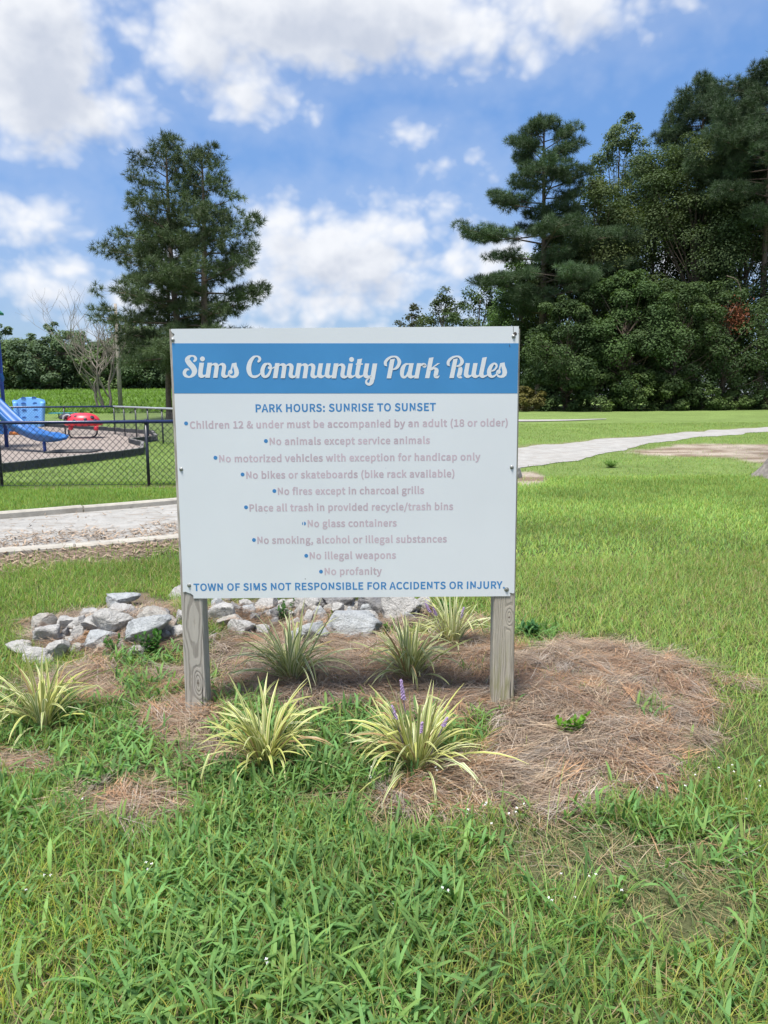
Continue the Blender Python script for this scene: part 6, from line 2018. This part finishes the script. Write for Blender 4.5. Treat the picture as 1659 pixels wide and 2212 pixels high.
# distant wood beyond the field: four kinds, copied
GF = 'trees of the distant wood beyond the field'
protos = []
r = np.random.default_rng(14)
for k, (H_, R_, a, e, nm) in enumerate(((9.5, 4.2, (.090, .140, .070), (.125, .180, .088), 'rounded'), (10.5, 4.6, (.100, .150, .078), (.135, .190, .095), 'tall spreading'), (8.0, 4.4, (.078, .122, .072), (.105, .150, .082), 'dark dense'), (7.2, 3.8, (.112, .168, .072), (.145, .210, .085), 'light green'))):
    protos.append((leafy('woodland_tree', np.array([0, 0, 0.]), H_, R_, 700 + k, nm, cb=.03, col=a, col2=e, leaf=.40, ncl=80, nl=110, group=GF, cl_r=.27, shape=1.7, trunk_r=.2), nm))
spots = [(-250, 118, 1), (-170, 121, 0), (-95, 118, 2), (-25, 120, 0), (30, 119, 3), (70, 122, 1), (112, 118, 2), (150, 119, 0), (196, 121, 2), (236, 118, 3), (275, 120, 1), (318, 118, 0), (352, 121, 3), (392, 119, 2), (440, 121, 1), (500, 122, 0), (560, 119, 3), (600, 121, 0),
         (-60, 128, 2), (5, 128, 1), (60, 129, 2), (135, 128, 1), (178, 129, 2), (255, 129, 2), (300, 128, 1), (340, 128, 0), (420, 129, 2), (690, 124, 2), (760, 124, 0)]
used = set()
for i, (px_, Y, k) in enumerate(spots):
    b0 = foot(px_, Y); b0[2] -= .2
    lab = '%s tree of the distant wood, about number %d' % (protos[k][1], i)
    if px_ == -25: where = 'cut by the left picture edge'
    elif px_ < 0: where = 'beyond the left picture edge'
    elif px_ < 20: where = 'above the blue slide'
    elif px_ < 100: where = 'above the climber'
    elif px_ < 165: where = 'just left of the bare tree'
    elif px_ < 245: where = 'behind the bare tree'
    elif px_ < 330: where = 'right of the light pole'
    elif px_ < 400: where = 'at the left sign edge'
    else: where = {440: 'behind the big pines', 500: 'behind the title on the sign', 560: 'just right of the pines', 600: 'further right of the pines', 420: 'behind the pine trunks', 690: 'behind the middle of the sign', 760: 'behind the sign right of its middle'}[px_]
    lab = '%s tree of the far wood %s, %s row' % (protos[k][1], where, 'back' if Y > 126 else 'front')
    s = float(r.uniform(.85, 1.12)); sh_ = float(r.uniform(.82, 1.08))
    src_o = protos[k][0]
    if k not in used:
        used.add(k); src_o.location = b0; src_o['label'] = lab; src_o.rotation_euler = (0, 0, i)
    else:
        dup(src_o, b0, i * 1.7, (s, sh_), lab)

# undergrowth closing the foot of the distant wood
n = 26000
y = r.uniform(115.5, 131, n); px_ = r.uniform(-330, 800, n)
x = np.array([ray(a, 840)[0] / ray(a, 840)[1] for a in np.linspace(-330, 800, 200)])
x = np.interp(px_, np.linspace(-330, 800, 200), x) * y
P = np.stack([x, y, terrain(x, y) + r.uniform(0, 1, n) ** 1.3 * (1.6 + 2.2 * fbm(x * .2, y * .2, 5))], -1)
N_ = r.normal(0, .6, (n, 3)) + [0, -.3, .6]; N_ /= np.linalg.norm(N_, axis=1)[:, None]
cc = np.array([.085, .130, .070]) * r.uniform(.6, 1.4, (n, 1))
V, Q, Cc = leaf_quads(P, N_, r.uniform(.3, .6, n), r.uniform(.2, .4, n), cc, r)
tag(link_mesh('undergrowth', np_mesh('undergrowth', V, Q, col=Cc), M['leaf']), 'dense green undergrowth along the foot of the distant wood', 'undergrowth', kind='stuff')

# light pole
lp = gp(261, 889); Y = lp[1]
root = empty('light_pole', lp, 'grey wooden pole with a small lamp at its top beyond the fence', 'light pole')
ptop = at_depth(249, 656, Y)
mb = MB(); mb.tube([(lp[0], lp[1], lp[2] - .2), (lp + ptop) / 2, ptop], [.15, .125, .095], 12); mb.build('pole', M['greybark'], root)
ar = at_depth(248, 668, Y); ae = at_depth(238, 668, Y)
mb = MB(); mb.tube([ar, ae], .03, 8); arm = mb.build('lamp_arm', M['lamp'], root)
mb = MB(); hp = at_depth(235, 668.5, Y); mb.lathe((hp[0] - .22, hp[1], hp[2]), [(.05, 0), (.11, .06), (.12, .3), (.07, .44)], 14, (1, 0, -.12)); mb.build('lamp_head', M['lamp'], root)

# bare dead tree
bt = gp(229, 889); Y = bt[1]
root = empty('bare_tree', bt, 'leafless grey multi-stemmed tree beyond the playground fence', 'tree')
r = np.random.default_rng(55)
mb = MB()
def grow(p, d, L, rad, depth):
    pts = [p]; q = p.copy(); dd = d.copy()
    for k in range(4):
        dd = dd + r.normal(0, .09, 3) + np.array([0, 0, .07]); dd /= np.linalg.norm(dd)
        q = q + dd * L / 4; pts.append(q)
    mb.tube(pts, np.linspace(rad, rad * .66, 5), 6 if depth < 3 else 4, cap=False)
    if depth >= 6: return
    nch = 2 if r.random() < .62 else 3
    for c in range(nch):
        nd = dd + r.normal(0, .36 + .03 * depth, 3) * np.array([1.2, 1.0, .6]) + np.array([0, 0, .10]); nd /= np.linalg.norm(nd)
        if nd[2] < .12: nd[2] = .15 + .3 * r.random()
        grow(q if c < 2 else pts[2], nd, L * r.uniform(.68, .88), rad * (.62 if c else .68), depth + 1)
sc_ = Y / F
for (tx, ty, rad) in ((165, 770, .09), (212, 770, .10), (232, 760, .11), (140, 735, .05)):
    tgt = at_depth(tx, ty, Y + r.normal(0, .6)); dv_ = tgt - bt
    b1 = bt + np.array([r.normal(0, .12), r.normal(0, .1), -.1])
    if tx == 120:
        b1 = bt + (at_depth(205, 800, Y) - bt); dv_ = tgt - b1
    d = dv_ / np.linalg.norm(dv_)
    grow(b1, d, np.linalg.norm(dv_) * .47, rad, 1)
mb.tube([bt - [0, 0, .15], bt + [0.02, 0, .35]], [.33, .2], 10)
mb.build('trunk', M['deadbark'], root)
